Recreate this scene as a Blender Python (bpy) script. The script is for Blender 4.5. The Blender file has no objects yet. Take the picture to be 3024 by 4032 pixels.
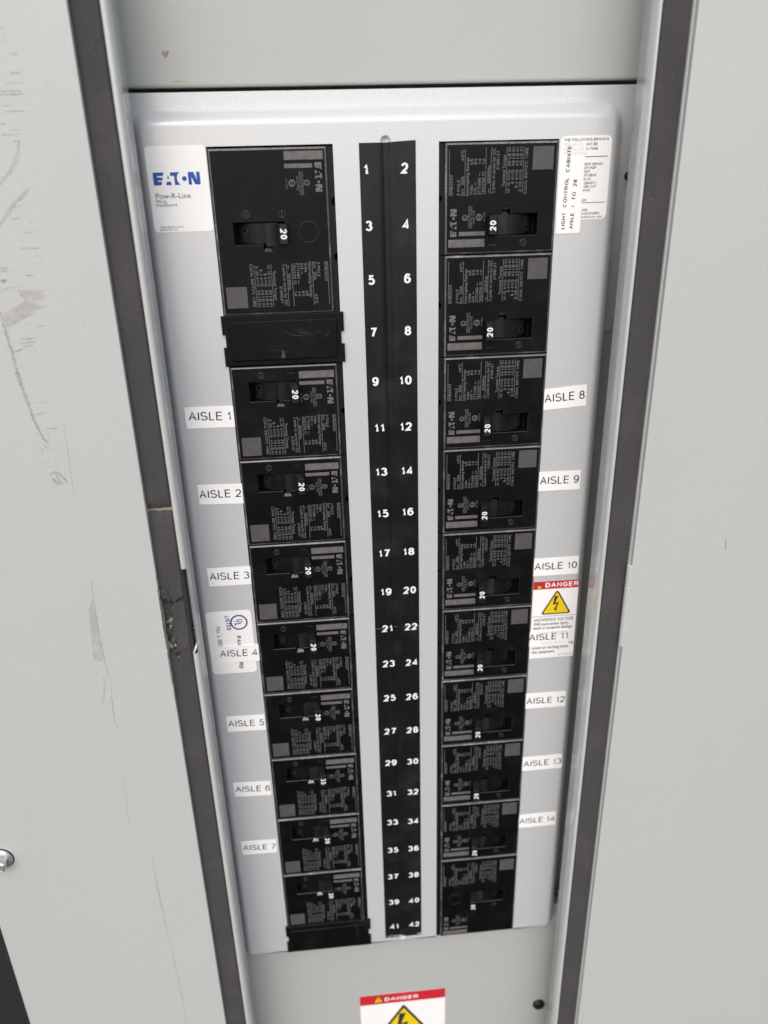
import bpy, math, random
from mathutils import Vector, Matrix
from mathutils.geometry import tessellate_polygon, delaunay_2d_cdt

# ---------------------------------------------------------------- units: inches, x right, y up, z towards the viewer
S = 0.0254
BASE = 1.30                       # metres: height of the panel's middle above the ground
def W(x, y, z=0.0):
    return Vector((x*S, -z*S, y*S + BASE))
def WL(x, y, z=0.0):              # same, without the height (local coordinates)
    return Vector((x*S, -z*S, y*S))

scene = bpy.context.scene
COL = scene.collection

# ---------------------------------------------------------------- camera
cam_d = bpy.data.cameras.new('camera')
cam = bpy.data.objects.new('camera', cam_d)
COL.objects.link(cam)
pitch, yaw, roll = -0.405037, -0.080536, -0.026544
def rx(a): return Matrix.Rotation(a, 3, 'X')
def ry(a): return Matrix.Rotation(a, 3, 'Y')
def rz(a): return Matrix.Rotation(a, 3, 'Z')
RM = ry(yaw) @ rx(pitch) @ rz(roll)
T = Matrix(((1, 0, 0), (0, 0, -1), (0, 1, 0)))
M4 = (T @ RM).to_4x4()
M4.translation = W(-0.73222, 9.76580, 15.65047)
cam.matrix_world = M4
cam_d.sensor_fit = 'VERTICAL'
cam_d.sensor_height = 24.0
cam_d.lens = 24.0*3028/4032
cam_d.clip_start = 0.01
cam_d.clip_end = 200.0
cam_d.dof.use_dof = True
cam_d.dof.focus_distance = 15.9*S
cam_d.dof.aperture_fstop = 5.2
scene.camera = cam

# ---------------------------------------------------------------- light: bright overcast daylight from the upper left
SUN_EL, SUN_AZ = math.radians(44), math.radians(180+14)
world = bpy.data.worlds.new('World')
scene.world = world
world.use_nodes = True
wn = world.node_tree.nodes
wl = world.node_tree.links
bg = wn['Background']
sky = wn.new('ShaderNodeTexSky')
sky.sky_type = 'NISHITA'
sky.sun_disc = False
sky.sun_elevation = SUN_EL
sky.sun_rotation = SUN_AZ
sky.air_density = 1.0
sky.dust_density = 3.0
sky.ozone_density = 1.0
wl.new(sky.outputs['Color'], bg.inputs['Color'])
bg.inputs['Strength'].default_value = 0.15

sun_d = bpy.data.lights.new('sun', 'SUN')
sun_d.energy = 1.5
sun_d.angle = math.radians(110)
sun_d.color = (1.0, 0.985, 0.955)
sun = bpy.data.objects.new('sun', sun_d)
COL.objects.link(sun)
sdir = Vector((math.sin(SUN_AZ)*math.cos(SUN_EL), math.cos(SUN_AZ)*math.cos(SUN_EL), math.sin(SUN_EL)))
sun.rotation_euler = sdir.to_track_quat('Z', 'Y').to_euler()
sun.location = (0, -2, 4)

vs = scene.view_settings
vs.view_transform = 'Standard'
vs.look = 'None'
vs.exposure = 0.27
vs.gamma = 1.0
vs.use_curve_mapping = False

# ---------------------------------------------------------------- materials
def nodes(name):
    m = bpy.data.materials.new(name)
    m.use_nodes = True
    nt = m.node_tree
    return m, nt, nt.nodes['Principled BSDF']

def ramp(nt, fac, stops):
    r = nt.nodes.new('ShaderNodeValToRGB')
    e = r.color_ramp.elements
    e[0].position, e[0].color = stops[0][0], (*stops[0][1], 1)
    e[1].position, e[1].color = stops[1][0], (*stops[1][1], 1)
    for p, c in stops[2:]:
        k = e.new(p); k.color = (*c, 1)
    nt.links.new(fac, r.inputs['Fac'])
    return r

def noise(nt, scale, detail=4, rough=0.55, vec=None, stretch=None):
    n = nt.nodes.new('ShaderNodeTexNoise')
    n.inputs['Scale'].default_value = scale
    n.inputs['Detail'].default_value = detail
    n.inputs['Roughness'].default_value = rough
    tc = nt.nodes.new('ShaderNodeTexCoord')
    v = tc.outputs['Object']
    if stretch:
        mp = nt.nodes.new('ShaderNodeMapping')
        mp.inputs['Scale'].default_value = stretch
        nt.links.new(v, mp.inputs['Vector'])
        v = mp.outputs['Vector']
    nt.links.new(v, n.inputs['Vector'])
    return n

def mix(nt, fac, a, b):
    x = nt.nodes.new('ShaderNodeMix')
    x.data_type = 'RGBA'
    nt.links.new(fac, x.inputs['Factor'])
    for s, v in (('A', a), ('B', b)):
        i = [q for q in x.inputs if q.name == s and q.type == 'RGBA'][0]
        if isinstance(v, tuple): i.default_value = (*v, 1)
        else: nt.links.new(v, i)
    return [q for q in x.outputs if q.type == 'RGBA'][0]

def bump(nt, bsdf, height, strength, dist):
    b = nt.nodes.new('ShaderNodeBump')
    b.inputs['Strength'].default_value = strength
    b.inputs['Distance'].default_value = dist
    nt.links.new(height, b.inputs['Height'])
    nt.links.new(b.outputs['Normal'], bsdf.inputs['Normal'])

def paint(name, col, rough, spec=0.5, grain=0.03, coat=0.0, metallic=0.0, speck=True, orange=0.12, dirt=0.06, wave=0.0):
    """powder-coated sheet steel: fine grain, slow mottling, tiny white specks of dust, orange peel"""
    m, nt, b = nodes(name)
    n1 = noise(nt, 900, 2, 0.6)
    n2 = noise(nt, 9, 5, 0.6)
    c1 = ramp(nt, n1.outputs['Fac'], [(0.3, tuple(c*(1-grain) for c in col)), (0.7, tuple(min(1, c*(1+grain)) for c in col))])
    r2 = ramp(nt, n2.outputs['Fac'], [(0.45, (0, 0, 0)), (0.75, (dirt*2,)*3)])
    c = mix(nt, r2.outputs['Color'], c1.outputs['Color'], tuple(q*0.80 for q in col[:2]) + (col[2]*0.74,))
    if speck:
        vo = nt.nodes.new('ShaderNodeTexVoronoi')
        vo.inputs['Scale'].default_value = 42
        vo.inputs['Randomness'].default_value = 1.0
        tc = nt.nodes.new('ShaderNodeTexCoord')
        nt.links.new(tc.outputs['Object'], vo.inputs['Vector'])
        mu = ramp(nt, vo.outputs['Distance'], [(0.0, (1, 1, 1)), (0.032, (0, 0, 0))])
        n3 = noise(nt, 30, 2)
        g3 = ramp(nt, n3.outputs['Fac'], [(0.54, (0, 0, 0)), (0.60, (1, 1, 1))])
        mm = nt.nodes.new('ShaderNodeMath'); mm.operation = 'MULTIPLY'
        nt.links.new(mu.outputs['Color'], mm.inputs[0]); nt.links.new(g3.outputs['Color'], mm.inputs[1])
        c = mix(nt, mm.outputs[0], c, (0.66, 0.655, 0.63))
    nt.links.new(c, b.inputs['Base Color'])
    rr = ramp(nt, n2.outputs['Fac'], [(0.3, (rough*0.9,)*3), (0.8, (min(1, rough*1.2),)*3)])
    nt.links.new(rr.outputs['Color'], b.inputs['Roughness'])
    b.inputs['Specular IOR Level'].default_value = spec
    b.inputs['Coat Weight'].default_value = coat
    b.inputs['Coat Roughness'].default_value = 0.16
    b.inputs['Metallic'].default_value = metallic
    n4 = noise(nt, 420, 2, 0.5)
    n5 = noise(nt, 7, 2, 0.5)
    ad = nt.nodes.new('ShaderNodeMath'); ad.operation = 'MULTIPLY_ADD'
    nt.links.new(n5.outputs['Fac'], ad.inputs[0]); ad.inputs[1].default_value = wave
    nt.links.new(n4.outputs['Fac'], ad.inputs[2])
    bump(nt, b, ad.outputs[0], orange, 0.0004)
    return m

def flat(name, col, rough=0.6, metallic=0.0, spec=0.4, var=0.06, scale=200):
    m, nt, b = nodes(name)
    n = noise(nt, scale, 3)
    c = ramp(nt, n.outputs['Fac'], [(0.3, tuple(q*(1-var) for q in col)), (0.7, tuple(min(1, q*(1+var)) for q in col))])
    nt.links.new(c.outputs['Color'], b.inputs['Base Color'])
    b.inputs['Roughness'].default_value = rough
    b.inputs['Metallic'].default_value = metallic
    b.inputs['Specular IOR Level'].default_value = spec
    return m

def plastic(name, base, dust, rough, scale=60, amount=0.5, spec=0.22):
    """black moulded plastic with dusty smears and fine scratches"""
    m, nt, b = nodes(name)
    n1 = noise(nt, scale, 6, 0.65)
    n2 = noise(nt, 700, 2, 0.7)
    n3 = noise(nt, 120, 4, 0.7, stretch=(1.0, 1.0, 0.12))
    oi = nt.nodes.new('ShaderNodeObjectInfo')
    mu_ = nt.nodes.new('ShaderNodeMath'); mu_.operation = 'MULTIPLY'; mu_.inputs[1].default_value = 40.0
    nt.links.new(oi.outputs['Random'], mu_.inputs[0])
    for q in (n1, n2, n3):
        q.noise_dimensions = '4D'
        nt.links.new(mu_.outputs[0], q.inputs['W'])
    s1 = ramp(nt, n1.outputs['Fac'], [(0.50, (0, 0, 0)), (0.78, (amount,)*3)])
    s2 = ramp(nt, n2.outputs['Fac'], [(0.66, (0, 0, 0)), (0.74, (amount*0.9,)*3)])
    s3 = ramp(nt, n3.outputs['Fac'], [(0.62, (0, 0, 0)), (0.72, (amount*0.7,)*3)])
    ad = nt.nodes.new('ShaderNodeMath'); ad.operation = 'MAXIMUM'
    nt.links.new(s1.outputs['Color'], ad.inputs[0]); nt.links.new(s2.outputs['Color'], ad.inputs[1])
    ad2 = nt.nodes.new('ShaderNodeMath'); ad2.operation = 'MAXIMUM'
    nt.links.new(ad.outputs[0], ad2.inputs[0]); nt.links.new(s3.outputs['Color'], ad2.inputs[1])
    c = mix(nt, ad2.outputs[0], base, dust)
    nt.links.new(c, b.inputs['Base Color'])
    rr = ramp(nt, n1.outputs['Fac'], [(0.3, (rough*0.8,)*3), (0.8, (rough*1.5,)*3)])
    nt.links.new(rr.outputs['Color'], b.inputs['Roughness'])
    b.inputs['Specular IOR Level'].default_value = spec
    n5 = noise(nt, 1500, 2)
    bump(nt, b, n5.outputs['Fac'], 0.10, 0.0002)
    return m

M_PLATE = paint('door_paint', (0.478, 0.494, 0.482), 0.40, dirt=0.07, wave=10.0, orange=0.16)
M_COVER = paint('cover_paint', (0.43, 0.442, 0.43), 0.42, dirt=0.08, wave=6.0)
M_FRAME = paint('frame_paint', (0.50, 0.515, 0.50), 0.25, coat=0.45, speck=False, dirt=0.03, orange=0.03)
def satin():
    m, nt, b = nodes('pan_paint')
    n1 = noise(nt, 1100, 2, 0.6)
    c = ramp(nt, n1.outputs['Fac'], [(0.3, (0.54, 0.556, 0.574)), (0.7, (0.60, 0.616, 0.634))])
    n2 = noise(nt, 55, 4, 0.7)
    d = ramp(nt, n2.outputs['Fac'], [(0.68, (0, 0, 0)), (0.80, (0.10, 0.10, 0.10))])
    nt.links.new(mix(nt, d.outputs['Color'], c.outputs['Color'], (0.30, 0.30, 0.30)), b.inputs['Base Color'])
    b.inputs['Roughness'].default_value = 0.30
    b.inputs['Metallic'].default_value = 0.12
    b.inputs['Coat Weight'].default_value = 0.55
    b.inputs['Coat Roughness'].default_value = 0.12
    bump(nt, b, n1.outputs['Fac'], 0.05, 0.0003)
    return m
M_PAN = satin()
M_CASE = plastic('breaker_plastic', (0.0042, 0.0044, 0.0058), (0.036, 0.035, 0.036), 0.38, amount=0.20, spec=0.13)
M_EDGE = plastic('highlit_worn_edge', (0.060, 0.060, 0.063), (0.30, 0.295, 0.29), 0.22, scale=90, amount=0.9, spec=1.0)  # pale bevels paint in the sky's highlight; some edges are also dust-worn
M_LEDGE = plastic('ledge_plastic', (0.006, 0.006, 0.007), (0.03, 0.03, 0.03), 0.45, amount=0.3)
M_DRUM = plastic('drum_plastic', (0.005, 0.005, 0.006), (0.02, 0.02, 0.022), 0.35, amount=0.4)
M_HANDLE = plastic('handle_plastic', (0.014, 0.014, 0.015), (0.07, 0.07, 0.07), 0.34, amount=0.4)
M_FILL = plastic('filler_plastic', (0.0052, 0.0048, 0.0056), (0.05, 0.048, 0.048), 0.34, scale=30, amount=0.25, spec=0.13)
M_PRINT = flat('grey_print', (0.135, 0.134, 0.137), 0.6, var=0.12)
M_BAR = flat('grey_bar_print', (0.125, 0.118, 0.116), 0.55, var=0.25, scale=350)
M_PATCH = flat('grey_patch_print', (0.075, 0.072, 0.072), 0.6, var=0.15)
M_EMB = flat('embossed_plastic', (0.022, 0.022, 0.024), 0.35)
M_EMB2 = flat('grey_scuff', (0.045, 0.043, 0.042), 0.5, var=0.3)
M_WORN = flat('worn_plastic', (0.24, 0.235, 0.225), 0.6, var=0.4, scale=300)
M_WHITE = flat('white_print', (0.80, 0.80, 0.80), 0.5, var=0.02)
M_PAPER = flat('label_paper', (0.87, 0.87, 0.865), 0.35, var=0.02, scale=60)
M_TAPE = flat('tape_paper', (0.88, 0.88, 0.875), 0.32, var=0.02, scale=40)
M_FOIL = paint('foil_label', (0.87, 0.855, 0.85), 0.38, metallic=0.0, speck=False, grain=0.06, dirt=0.04, orange=0.02)
M_INK = flat('black_ink', (0.03, 0.03, 0.033), 0.5)
M_GHOST = flat('covered_ink', (0.60, 0.59, 0.585), 0.4, var=0.02)
M_BLUE = flat('blue_ink', (0.008, 0.075, 0.36), 0.45)
M_NAVY = flat('navy_ink', (0.014, 0.045, 0.20), 0.45)
M_RED = flat('red_ink', (0.56, 0.022, 0.035), 0.42)
M_YEL = flat('yellow_ink', (0.80, 0.57, 0.012), 0.42)
M_STRIP = plastic('number_tape', (0.010, 0.010, 0.011), (0.05, 0.048, 0.047), 0.30, scale=45, amount=0.4)
M_SEAM = flat('tape_seam', (0.16, 0.16, 0.16), 0.5)
M_FOAM = None
def foam():
    m, nt, b = nodes('gasket_foam')
    n1 = noise(nt, 1400, 3, 0.7)
    n2 = noise(nt, 35, 5, 0.6)
    c1 = ramp(nt, n1.outputs['Fac'], [(0.25, (0.038, 0.036, 0.038)), (0.75, (0.090, 0.086, 0.088))])
    s = ramp(nt, n2.outputs['Fac'], [(0.50, (0, 0, 0)), (0.75, (0.6, 0.6, 0.6))])
    c = mix(nt, s.outputs['Color'], c1.outputs['Color'], (0.095, 0.088, 0.086))
    vo = noise(nt, 260, 1, 0.4)
    dd = ramp(nt, vo.outputs['Fac'], [(0.79, (0, 0, 0)), (0.84, (0.4, 0.4, 0.4))])
    c = mix(nt, dd.outputs['Color'], c, (0.25, 0.24, 0.23))
    nt.links.new(c, b.inputs['Base Color'])
    b.inputs['Roughness'].default_value = 0.95
    b.inputs['Specular IOR Level'].default_value = 0.15
    bump(nt, b, n1.outputs['Fac'], 0.5, 0.0006)
    return m
M_FOAM = foam()
def residue():
    m, nt, b = nodes('adhesive_residue')
    n1 = noise(nt, 230, 5, 0.7)
    c = ramp(nt, n1.outputs['Fac'], [(0.48, (0.030, 0.027, 0.027)), (0.56, (0.20, 0.185, 0.14)), (0.66, (0.55, 0.53, 0.46))])
    nt.links.new(c.outputs['Color'], b.inputs['Base Color'])
    b.inputs['Roughness'].default_value = 0.6
    bump(nt, b, n1.outputs['Fac'], 1.0, 0.002)
    return m
M_RESIDUE = residue()
M_BARE = flat('adhesive_edge', (0.27, 0.255, 0.18), 0.7, var=0.3, scale=150)
M_CHIP = flat('chipped_primer', (0.17, 0.115, 0.085), 0.8, var=0.5, scale=300)
M_SCRATCH = flat('scraped_paint', (0.415, 0.405, 0.385), 0.6, var=0.14, scale=260)
M_SCRATCHD = flat('scraped_paint_dark', (0.35, 0.345, 0.33), 0.6, var=0.22, scale=260)
M_RUST = flat('rust_mark', (0.33, 0.25, 0.18), 0.8, var=0.35, scale=300)
M_RUSTY = flat('yellow_mark', (0.50, 0.36, 0.16), 0.8, var=0.35, scale=300)
M_ZINC = flat('zinc_bolt', (0.66, 0.66, 0.64), 0.38, metallic=0.75, var=0.25, scale=220)
M_BLACKR = flat('black_rubber', (0.010, 0.010, 0.011), 0.45)
M_BROWN = flat('brown_screw', (0.10, 0.07, 0.045), 0.4, metallic=0.6, var=0.3)
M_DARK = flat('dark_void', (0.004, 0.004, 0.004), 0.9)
M_INSIDE = flat('box_interior', (0.36, 0.375, 0.375), 0.5)
M_SIDE = paint('dark_panel_paint', (0.026, 0.027, 0.030), 0.45, speck=False, dirt=0.1)
M_SHEET = flat('bare_sheet', (0.16, 0.17, 0.17), 0.6)
M_TORN = flat('torn_paint_edge', (0.85, 0.86, 0.84), 0.15, metallic=0.3)

# ---------------------------------------------------------------- mesh helpers
class MB:
    def __init__(s):
        s.v, s.f, s.m, s.sm = [], [], [], []
    def face(s, pts, mat=0, smooth=False):
        k = len(s.v)
        s.v += [tuple(p) for p in pts]
        s.f.append(tuple(range(k, k+len(pts)))); s.m.append(mat); s.sm.append(smooth)
    def grid(s, rows, mat=0, smooth=True, closed=False, skip=None):
        k = len(s.v); n = len(rows[0])
        for r in rows: s.v += [tuple(p) for p in r]
        for i in range(len(rows)-1):
            for j in range(n if closed else n-1):
                if skip and skip(i, j): continue
                a, b = k+i*n+j, k+i*n+(j+1) % n
                s.f.append((a, b, b+n, a+n)); s.m.append(mat); s.sm.append(smooth)
    def fill(s, loops, z, mat=0):
        vv = [[Vector((p[0], p[1], 0)) for p in l] for l in loops]
        fl = [p for l in loops for p in l]
        k = len(s.v)
        zz = z if callable(z) else (lambda x, y: z)
        s.v += [(p[0], p[1], zz(*p[:2])) for p in fl]
        for t in tessellate_polygon(vv):
            a, b, c = (fl[i] for i in t)
            if (b[0]-a[0])*(c[1]-a[1])-(b[1]-a[1])*(c[0]-a[0]) < 0: t = (t[0], t[2], t[1])
            s.f.append(tuple(k+i for i in t)); s.m.append(mat); s.sm.append(False)
    def box(s, x0, x1, y0, y1, z0, z1, mat=0):
        P = lambda x, y, z: (x, y, z)
        s.face([P(x0,y0,z1),P(x1,y0,z1),P(x1,y1,z1),P(x0,y1,z1)], mat)
        s.face([P(x0,y1,z0),P(x1,y1,z0),P(x1,y0,z0),P(x0,y0,z0)], mat)
        s.face([P(x0,y0,z0),P(x1,y0,z0),P(x1,y0,z1),P(x0,y0,z1)], mat)
        s.face([P(x1,y1,z0),P(x0,y1,z0),P(x0,y1,z1),P(x1,y1,z1)], mat)
        s.face([P(x0,y1,z0),P(x0,y0,z0),P(x0,y0,z1),P(x0,y1,z1)], mat)
        s.face([P(x1,y0,z0),P(x1,y1,z0),P(x1,y1,z1),P(x1,y0,z1)], mat)
    def build(s, name, mats, parent=None, origin=(0, 0, 0)):
        me = bpy.data.meshes.new(name)
        ox, oy, oz = origin
        me.from_pydata([WL(x-ox, y-oy, z-oz) for x, y, z in s.v], [], s.f)
        for m in (mats if isinstance(mats, (list, tuple)) else [mats]): me.materials.append(m)
        me.polygons.foreach_set('material_index', s.m)
        me.polygons.foreach_set('use_smooth', s.sm)
        me.update()
        o = bpy.data.objects.new(name, me)
        COL.objects.link(o)
        if parent is not None: o.parent = parent
        else: o.location = W(ox, oy, oz)
        return o

def ccw(p):
    a = sum(p[i][0]*p[(i+1) % len(p)][1]-p[(i+1) % len(p)][0]*p[i][1] for i in range(len(p)))
    return list(p) if a > 0 else list(p)[::-1]
def inset(p, d):
    n = len(p); out = []
    for i in range(n):
        a, b, c = Vector(p[i-1][:2]), Vector(p[i][:2]), Vector(p[(i+1) % n][:2])
        e1 = (b-a).normalized(); e2 = (c-b).normalized()
        n1 = Vector((-e1.y, e1.x)); n2 = Vector((-e2.y, e2.x))
        k = n1+n2; l = max(0.3, 1+n1.dot(n2))
        q = b+k*(d/l)
        out.append((q.x, q.y))
    return out
def rect(x0, x1, y0, y1): return [(x0, y0), (x1, y0), (x1, y1), (x0, y1)]
def rrect(x0, x1, y0, y1, r, n=6, rs=None):
    r4 = rs or (r, r, r, r)        # bl, br, tr, tl
    out = []
    for (cx, cy, a0, q) in ((x0, y0, 180, r4[0]), (x1, y0, 270, r4[1]), (x1, y1, 0, r4[2]), (x0, y1, 90, r4[3])):
        if q <= 0: out.append((cx, cy)); continue
        ox = cx+q if cx == x0 else cx-q
        oy = cy+q if cy == y0 else cy-q
        for i in range(n+1):
            a = math.radians(a0+90*i/n)
            out.append((ox+q*math.cos(a), oy+q*math.sin(a)))
    return out
def circle(cx, cy, r, n=24): return [(cx+r*math.cos(2*math.pi*i/n), cy+r*math.sin(2*math.pi*i/n)) for i in range(n)]
def plate(mb, outline, z1, z0, r=0.0, steps=3, holes=(), hz=None, mat=0, hmat=None, smooth=False, hb=0.0, emat=None):
    """a moulded slab: front face with holes, rounded outer edge, side walls and hole walls"""
    o = ccw(outline)
    rings = []
    if r > 0:
        for i in range(steps+1):
            a = math.pi/2*i/steps
            d = r*(1-math.sin(a)); zz = z1-r*(1-math.cos(a))
            rings.append([(x, y, zz) for x, y in inset(o, d)])
    else: rings.append([(x, y, z1) for x, y in o])
    if z0 < z1-r: rings.append([(x, y, z0) for x, y in o])
    front = [(x, y) for x, y, _ in rings[0]]
    hl = [ccw(h)[::-1] for h in holes]
    mb.fill([front]+([inset(h, hb) for h in hl] if hb else hl), z1, mat)
    for i, (a, b) in enumerate(zip(rings, rings[1:])): mb.grid([b, a], emat if emat is not None and i < steps and r > 0 else mat, smooth, closed=True)
    if hz is not None:
        for h in hl:
            mb.grid([[(x, y, hz) for x, y in h], [(x, y, z1-hb) for x, y in h]], mat if hmat is None else hmat, False, closed=True)
            if hb: mb.grid([[(x, y, z1-hb) for x, y in h], [(x, y, z1) for x, y in inset(h, hb)]], mat if emat is None else 2, False, closed=True)  # hole chamfer in a lighter material, a highlight painted along the rim

_tc = {}
_cu = bpy.data.curves.new('lettering_source', 'FONT')
_cu.resolution_u = 3
_to = bpy.data.objects.new('lettering_source', _cu)
def glyphs(s, bold):
    key = (s, bold)
    if key not in _tc:
        _cu.body = s; _cu.offset = bold
        me = bpy.data.meshes.new_from_object(_to)
        v = [(q.co.x, q.co.y) for q in me.vertices]
        f = [tuple(p.vertices) for p in me.polygons]
        bpy.data.meshes.remove(me)
        xs = [q[0] for q in v]
        _tc[key] = (v, f, min(xs), max(xs))
    return _tc[key]

# ---- a plain grotesque drawn with strokes (capitals, figures, a few signs); unit capital height
def _arc(cx, cy, rx_, ry_, a0, a1, n=10):
    return [(cx+rx_*math.cos(math.radians(a0+(a1-a0)*i/n)), cy+ry_*math.sin(math.radians(a0+(a1-a0)*i/n))) for i in range(n+1)]
def _oval(n=22): return _arc(.5, .5, .5, .5, 90, 450, n)
GL = {  # char: (width, [centre-line paths in a 0..1 box])
 '0': (.56, [_oval()]), 'O': (.78, [_oval(26)]), 'Q': (.78, [_oval(26), [(.62, .25), (.98, -.04)]]),
 '1': (.34, [[(0, .70), (.45, .78), (.80, 1), (.80, 0)]]),
 '2': (.56, [_arc(.5, .70, .48, .30, 170, -20, 11)+[(.80, .44), (.30, .20), (.0, 0), (1, 0)]]),
 '3': (.56, [_arc(.46, .755, .46, .245, 160, -90, 11)+_arc(.46, .265, .54, .265, 75, -160, 12)]),
 '4': (.60, [[(.76, 0), (.76, 1), (0, .24), (1, .24)]]),
 '5': (.56, [[(.92, 1), (.20, 1), (.08, .50)]+_arc(.48, .33, .52, .33, 140, -155, 12)]),
 '6': (.56, [_arc(.53, .72, .44, .28, 25, 90, 4)+_arc(.53, .40, .53, .60, 90, 180, 7)+_arc(.5, .32, .5, .32, 180, 540, 16)]),
 '7': (.56, [[(0, 1), (1, 1), (.62, .52), (.38, 0)]]),
 '8': (.56, [_arc(.5, .755, .42, .245, 270, 630, 16), _arc(.5, .265, .5, .265, 90, 450, 18)]),
 '9': (.56, [_arc(.47, .28, .44, .28, 205, 270, 4)+_arc(.47, .60, .53, .60, 270, 360, 7)+_arc(.5, .68, .5, .32, 0, 360, 16)]),
 'A': (.70, [[(0, 0), (.5, 1), (1, 0)], [(.19, .36), (.81, .36)]]),
 'B': (.62, [[(0, 0), (0, 1), (.55, 1)]+_arc(.58, .765, .34, .235, 90, -90, 8)+[(.0, .53)], [(.55, .53)]+_arc(.60, .265, .40, .265, 90, -90, 8)+[(0, 0)]]),
 'C': (.72, [_arc(.5, .5, .5, .5, 42, 318, 20)]), 'G': (.75, [_arc(.5, .5, .5, .5, 42, 345, 20)+[(.98, .45), (.58, .45)]]),
 'D': (.68, [[(0, 0), (0, 1), (.45, 1)]+_arc(.45, .5, .55, .5, 90, -90, 14)+[(0, 0)]]),
 'E': (.58, [[(1, 1), (0, 1), (0, 0), (1, 0)], [(0, .53), (.92, .53)]]), 'F': (.54, [[(1, 1), (0, 1), (0, 0)], [(0, .51), (.86, .51)]]),
 'H': (.66, [[(0, 0), (0, 1)], [(1, 0), (1, 1)], [(0, .53), (1, .53)]]), 'I': (.10, [[(.5, 0), (.5, 1)]]),
 'J': (.48, [[(1, 1), (1, .3)]+_arc(.5, .28, .5, .28, 0, -180, 8)]), 'K': (.66, [[(0, 0), (0, 1)], [(1, 1), (0, .36)], [(.34, .58), (1, 0)]]),
 'L': (.50, [[(0, 1), (0, 0), (1, 0)]]), 'M': (.80, [[(0, 0), (0, 1), (.5, 0), (1, 1), (1, 0)]]), 'N': (.66, [[(0, 0), (0, 1), (1, 0), (1, 1)]]),
 'P': (.60, [[(0, 0), (0, 1), (.55, 1)]+_arc(.60, .735, .40, .265, 90, -90, 8)+[(0, .47)]]),
 'R': (.66, [[(0, 0), (0, 1), (.55, 1)]+_arc(.58, .745, .38, .255, 90, -90, 8)+[(0, .49)], [(.55, .49), (.86, .36), (.92, 0)]]),
 'S': (.62, [_arc(.48, .745, .46, .255, 25, 235, 12)+_arc(.5, .265, .5, .265, 60, -160, 13)]),
 'T': (.60, [[(0, 1), (1, 1)], [(.5, 1), (.5, 0)]]), 'U': (.66, [[(0, 1), (0, .34)]+_arc(.5, .34, .5, .34, 180, 360, 12)+[(1, .34), (1, 1)]]),
 'V': (.66, [[(0, 1), (.5, 0), (1, 1)]]), 'W': (.95, [[(0, 1), (.26, 0), (.5, 1), (.74, 0), (1, 1)]]), 'X': (.66, [[(0, 0), (1, 1)], [(0, 1), (1, 0)]]),
 'Y': (.66, [[(0, 1), (.5, .45), (1, 1)], [(.5, .45), (.5, 0)]]), 'Z': (.60, [[(0, 1), (1, 1), (0, 0), (1, 0)]]),
 '-': (.30, [[(0, .38), (1, .38)]]), '/': (.32, [[(0, 0), (1, 1)]]), '=': (.46, [[(0, .30), (1, .30)], [(0, .62), (1, .62)]]),
 '.': (.10, [[(.5, 0), (.5, .06)]]), ',': (.10, [[(.5, .06), (.2, -.14)]]), ':': (.10, [[(.5, 0), (.5, .08)], [(.5, .55), (.5, .63)]]),
 '°': (.24, [_arc(.5, .86, .5, .14, 90, 450, 10)]), '~': (.5, [[(0, .36), (.16, .50), (.32, .52), (.66, .36), (.84, .36), (1, .50)]]),
}
def stroke_strip(path, h):
    closed = (Vector(path[0])-Vector(path[-1])).length < 1e-6
    P = [Vector(p) for i, p in enumerate(path[:-1] if closed else path) if i == 0 or (Vector(p)-Vector(path[i-1])).length > 1e-4]
    n = len(P); L, R = [], []
    for i in range(n):
        a = P[i-1] if (closed or i) else None; c = P[(i+1) % n] if (closed or i < n-1) else None
        e1 = (P[i]-a).normalized() if a is not None else None; e2 = (c-P[i]).normalized() if c is not None else None
        if e1 is None: e1 = e2
        if e2 is None: e2 = e1
        k = Vector((-e1.y, e1.x))+Vector((-e2.y, e2.x))
        m = k*(h/max(.32, 1+e1.dot(e2)))
        L.append(P[i]+m); R.append(P[i]-m)
    if closed: L.append(L[0]); R.append(R[0])
    return L, R
_gg, _gc = {}, {}
def one_glyph(ch, w):
    """one character as clean, non-overlapping triangles"""
    if (ch, w) in _gg: return _gg[(ch, w)]
    wd, paths = GL[ch]
    wd = wd*(1+.25*max(0, w-.12)) if wd > .12 else w+.001
    V, F = [], []
    for path in paths:
        pts = [(x_*(wd-w)+w/2, (y_ if ch in '-.,:~=°/' else w/2+y_*(1-w))) for x_, y_ in path]
        L, R = stroke_strip(pts, w/2)
        for i in range(len(L)-1):
            for t in ((R[i], R[i+1], L[i+1]), (R[i], L[i+1], L[i])):
                ar = (t[1].x-t[0].x)*(t[2].y-t[0].y)-(t[1].y-t[0].y)*(t[2].x-t[0].x)
                if abs(ar) < 1e-7: continue
                if ar < 0: t = (t[0], t[2], t[1])
                k = len(V); V += [Vector((p.x, p.y)) for p in t]; F.append((k, k+1, k+2))
    ov, _, of, _, _, oof = delaunay_2d_cdt(V, [], F, 0, 1e-5, True)
    res = ([(p.x, p.y) for p in ov], [tuple(f) for f, q in zip(of, oof) if q], wd)
    _gg[(ch, w)] = res
    return res
def grotesque(s, w):
    """vertices, faces and width of S drawn with strokes W wide (capital height 1)"""
    if (s, w) in _gc: return _gc[(s, w)]
    v, f, x, x1 = [], [], 0.0, 0.0
    for ch in s:
        if ch == ' ': x += .30; continue
        gv, gf, wd = one_glyph(ch, w)
        k = len(v)
        v += [(x+a, b, 0) for a, b in gv]
        f += [tuple(k+i for i in q) for q in gf]
        x1 = x+wd
        x = x1+.12
    _gc[(s, w)] = (v, f, 0.0, x1)
    return _gc[(s, w)]
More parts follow.
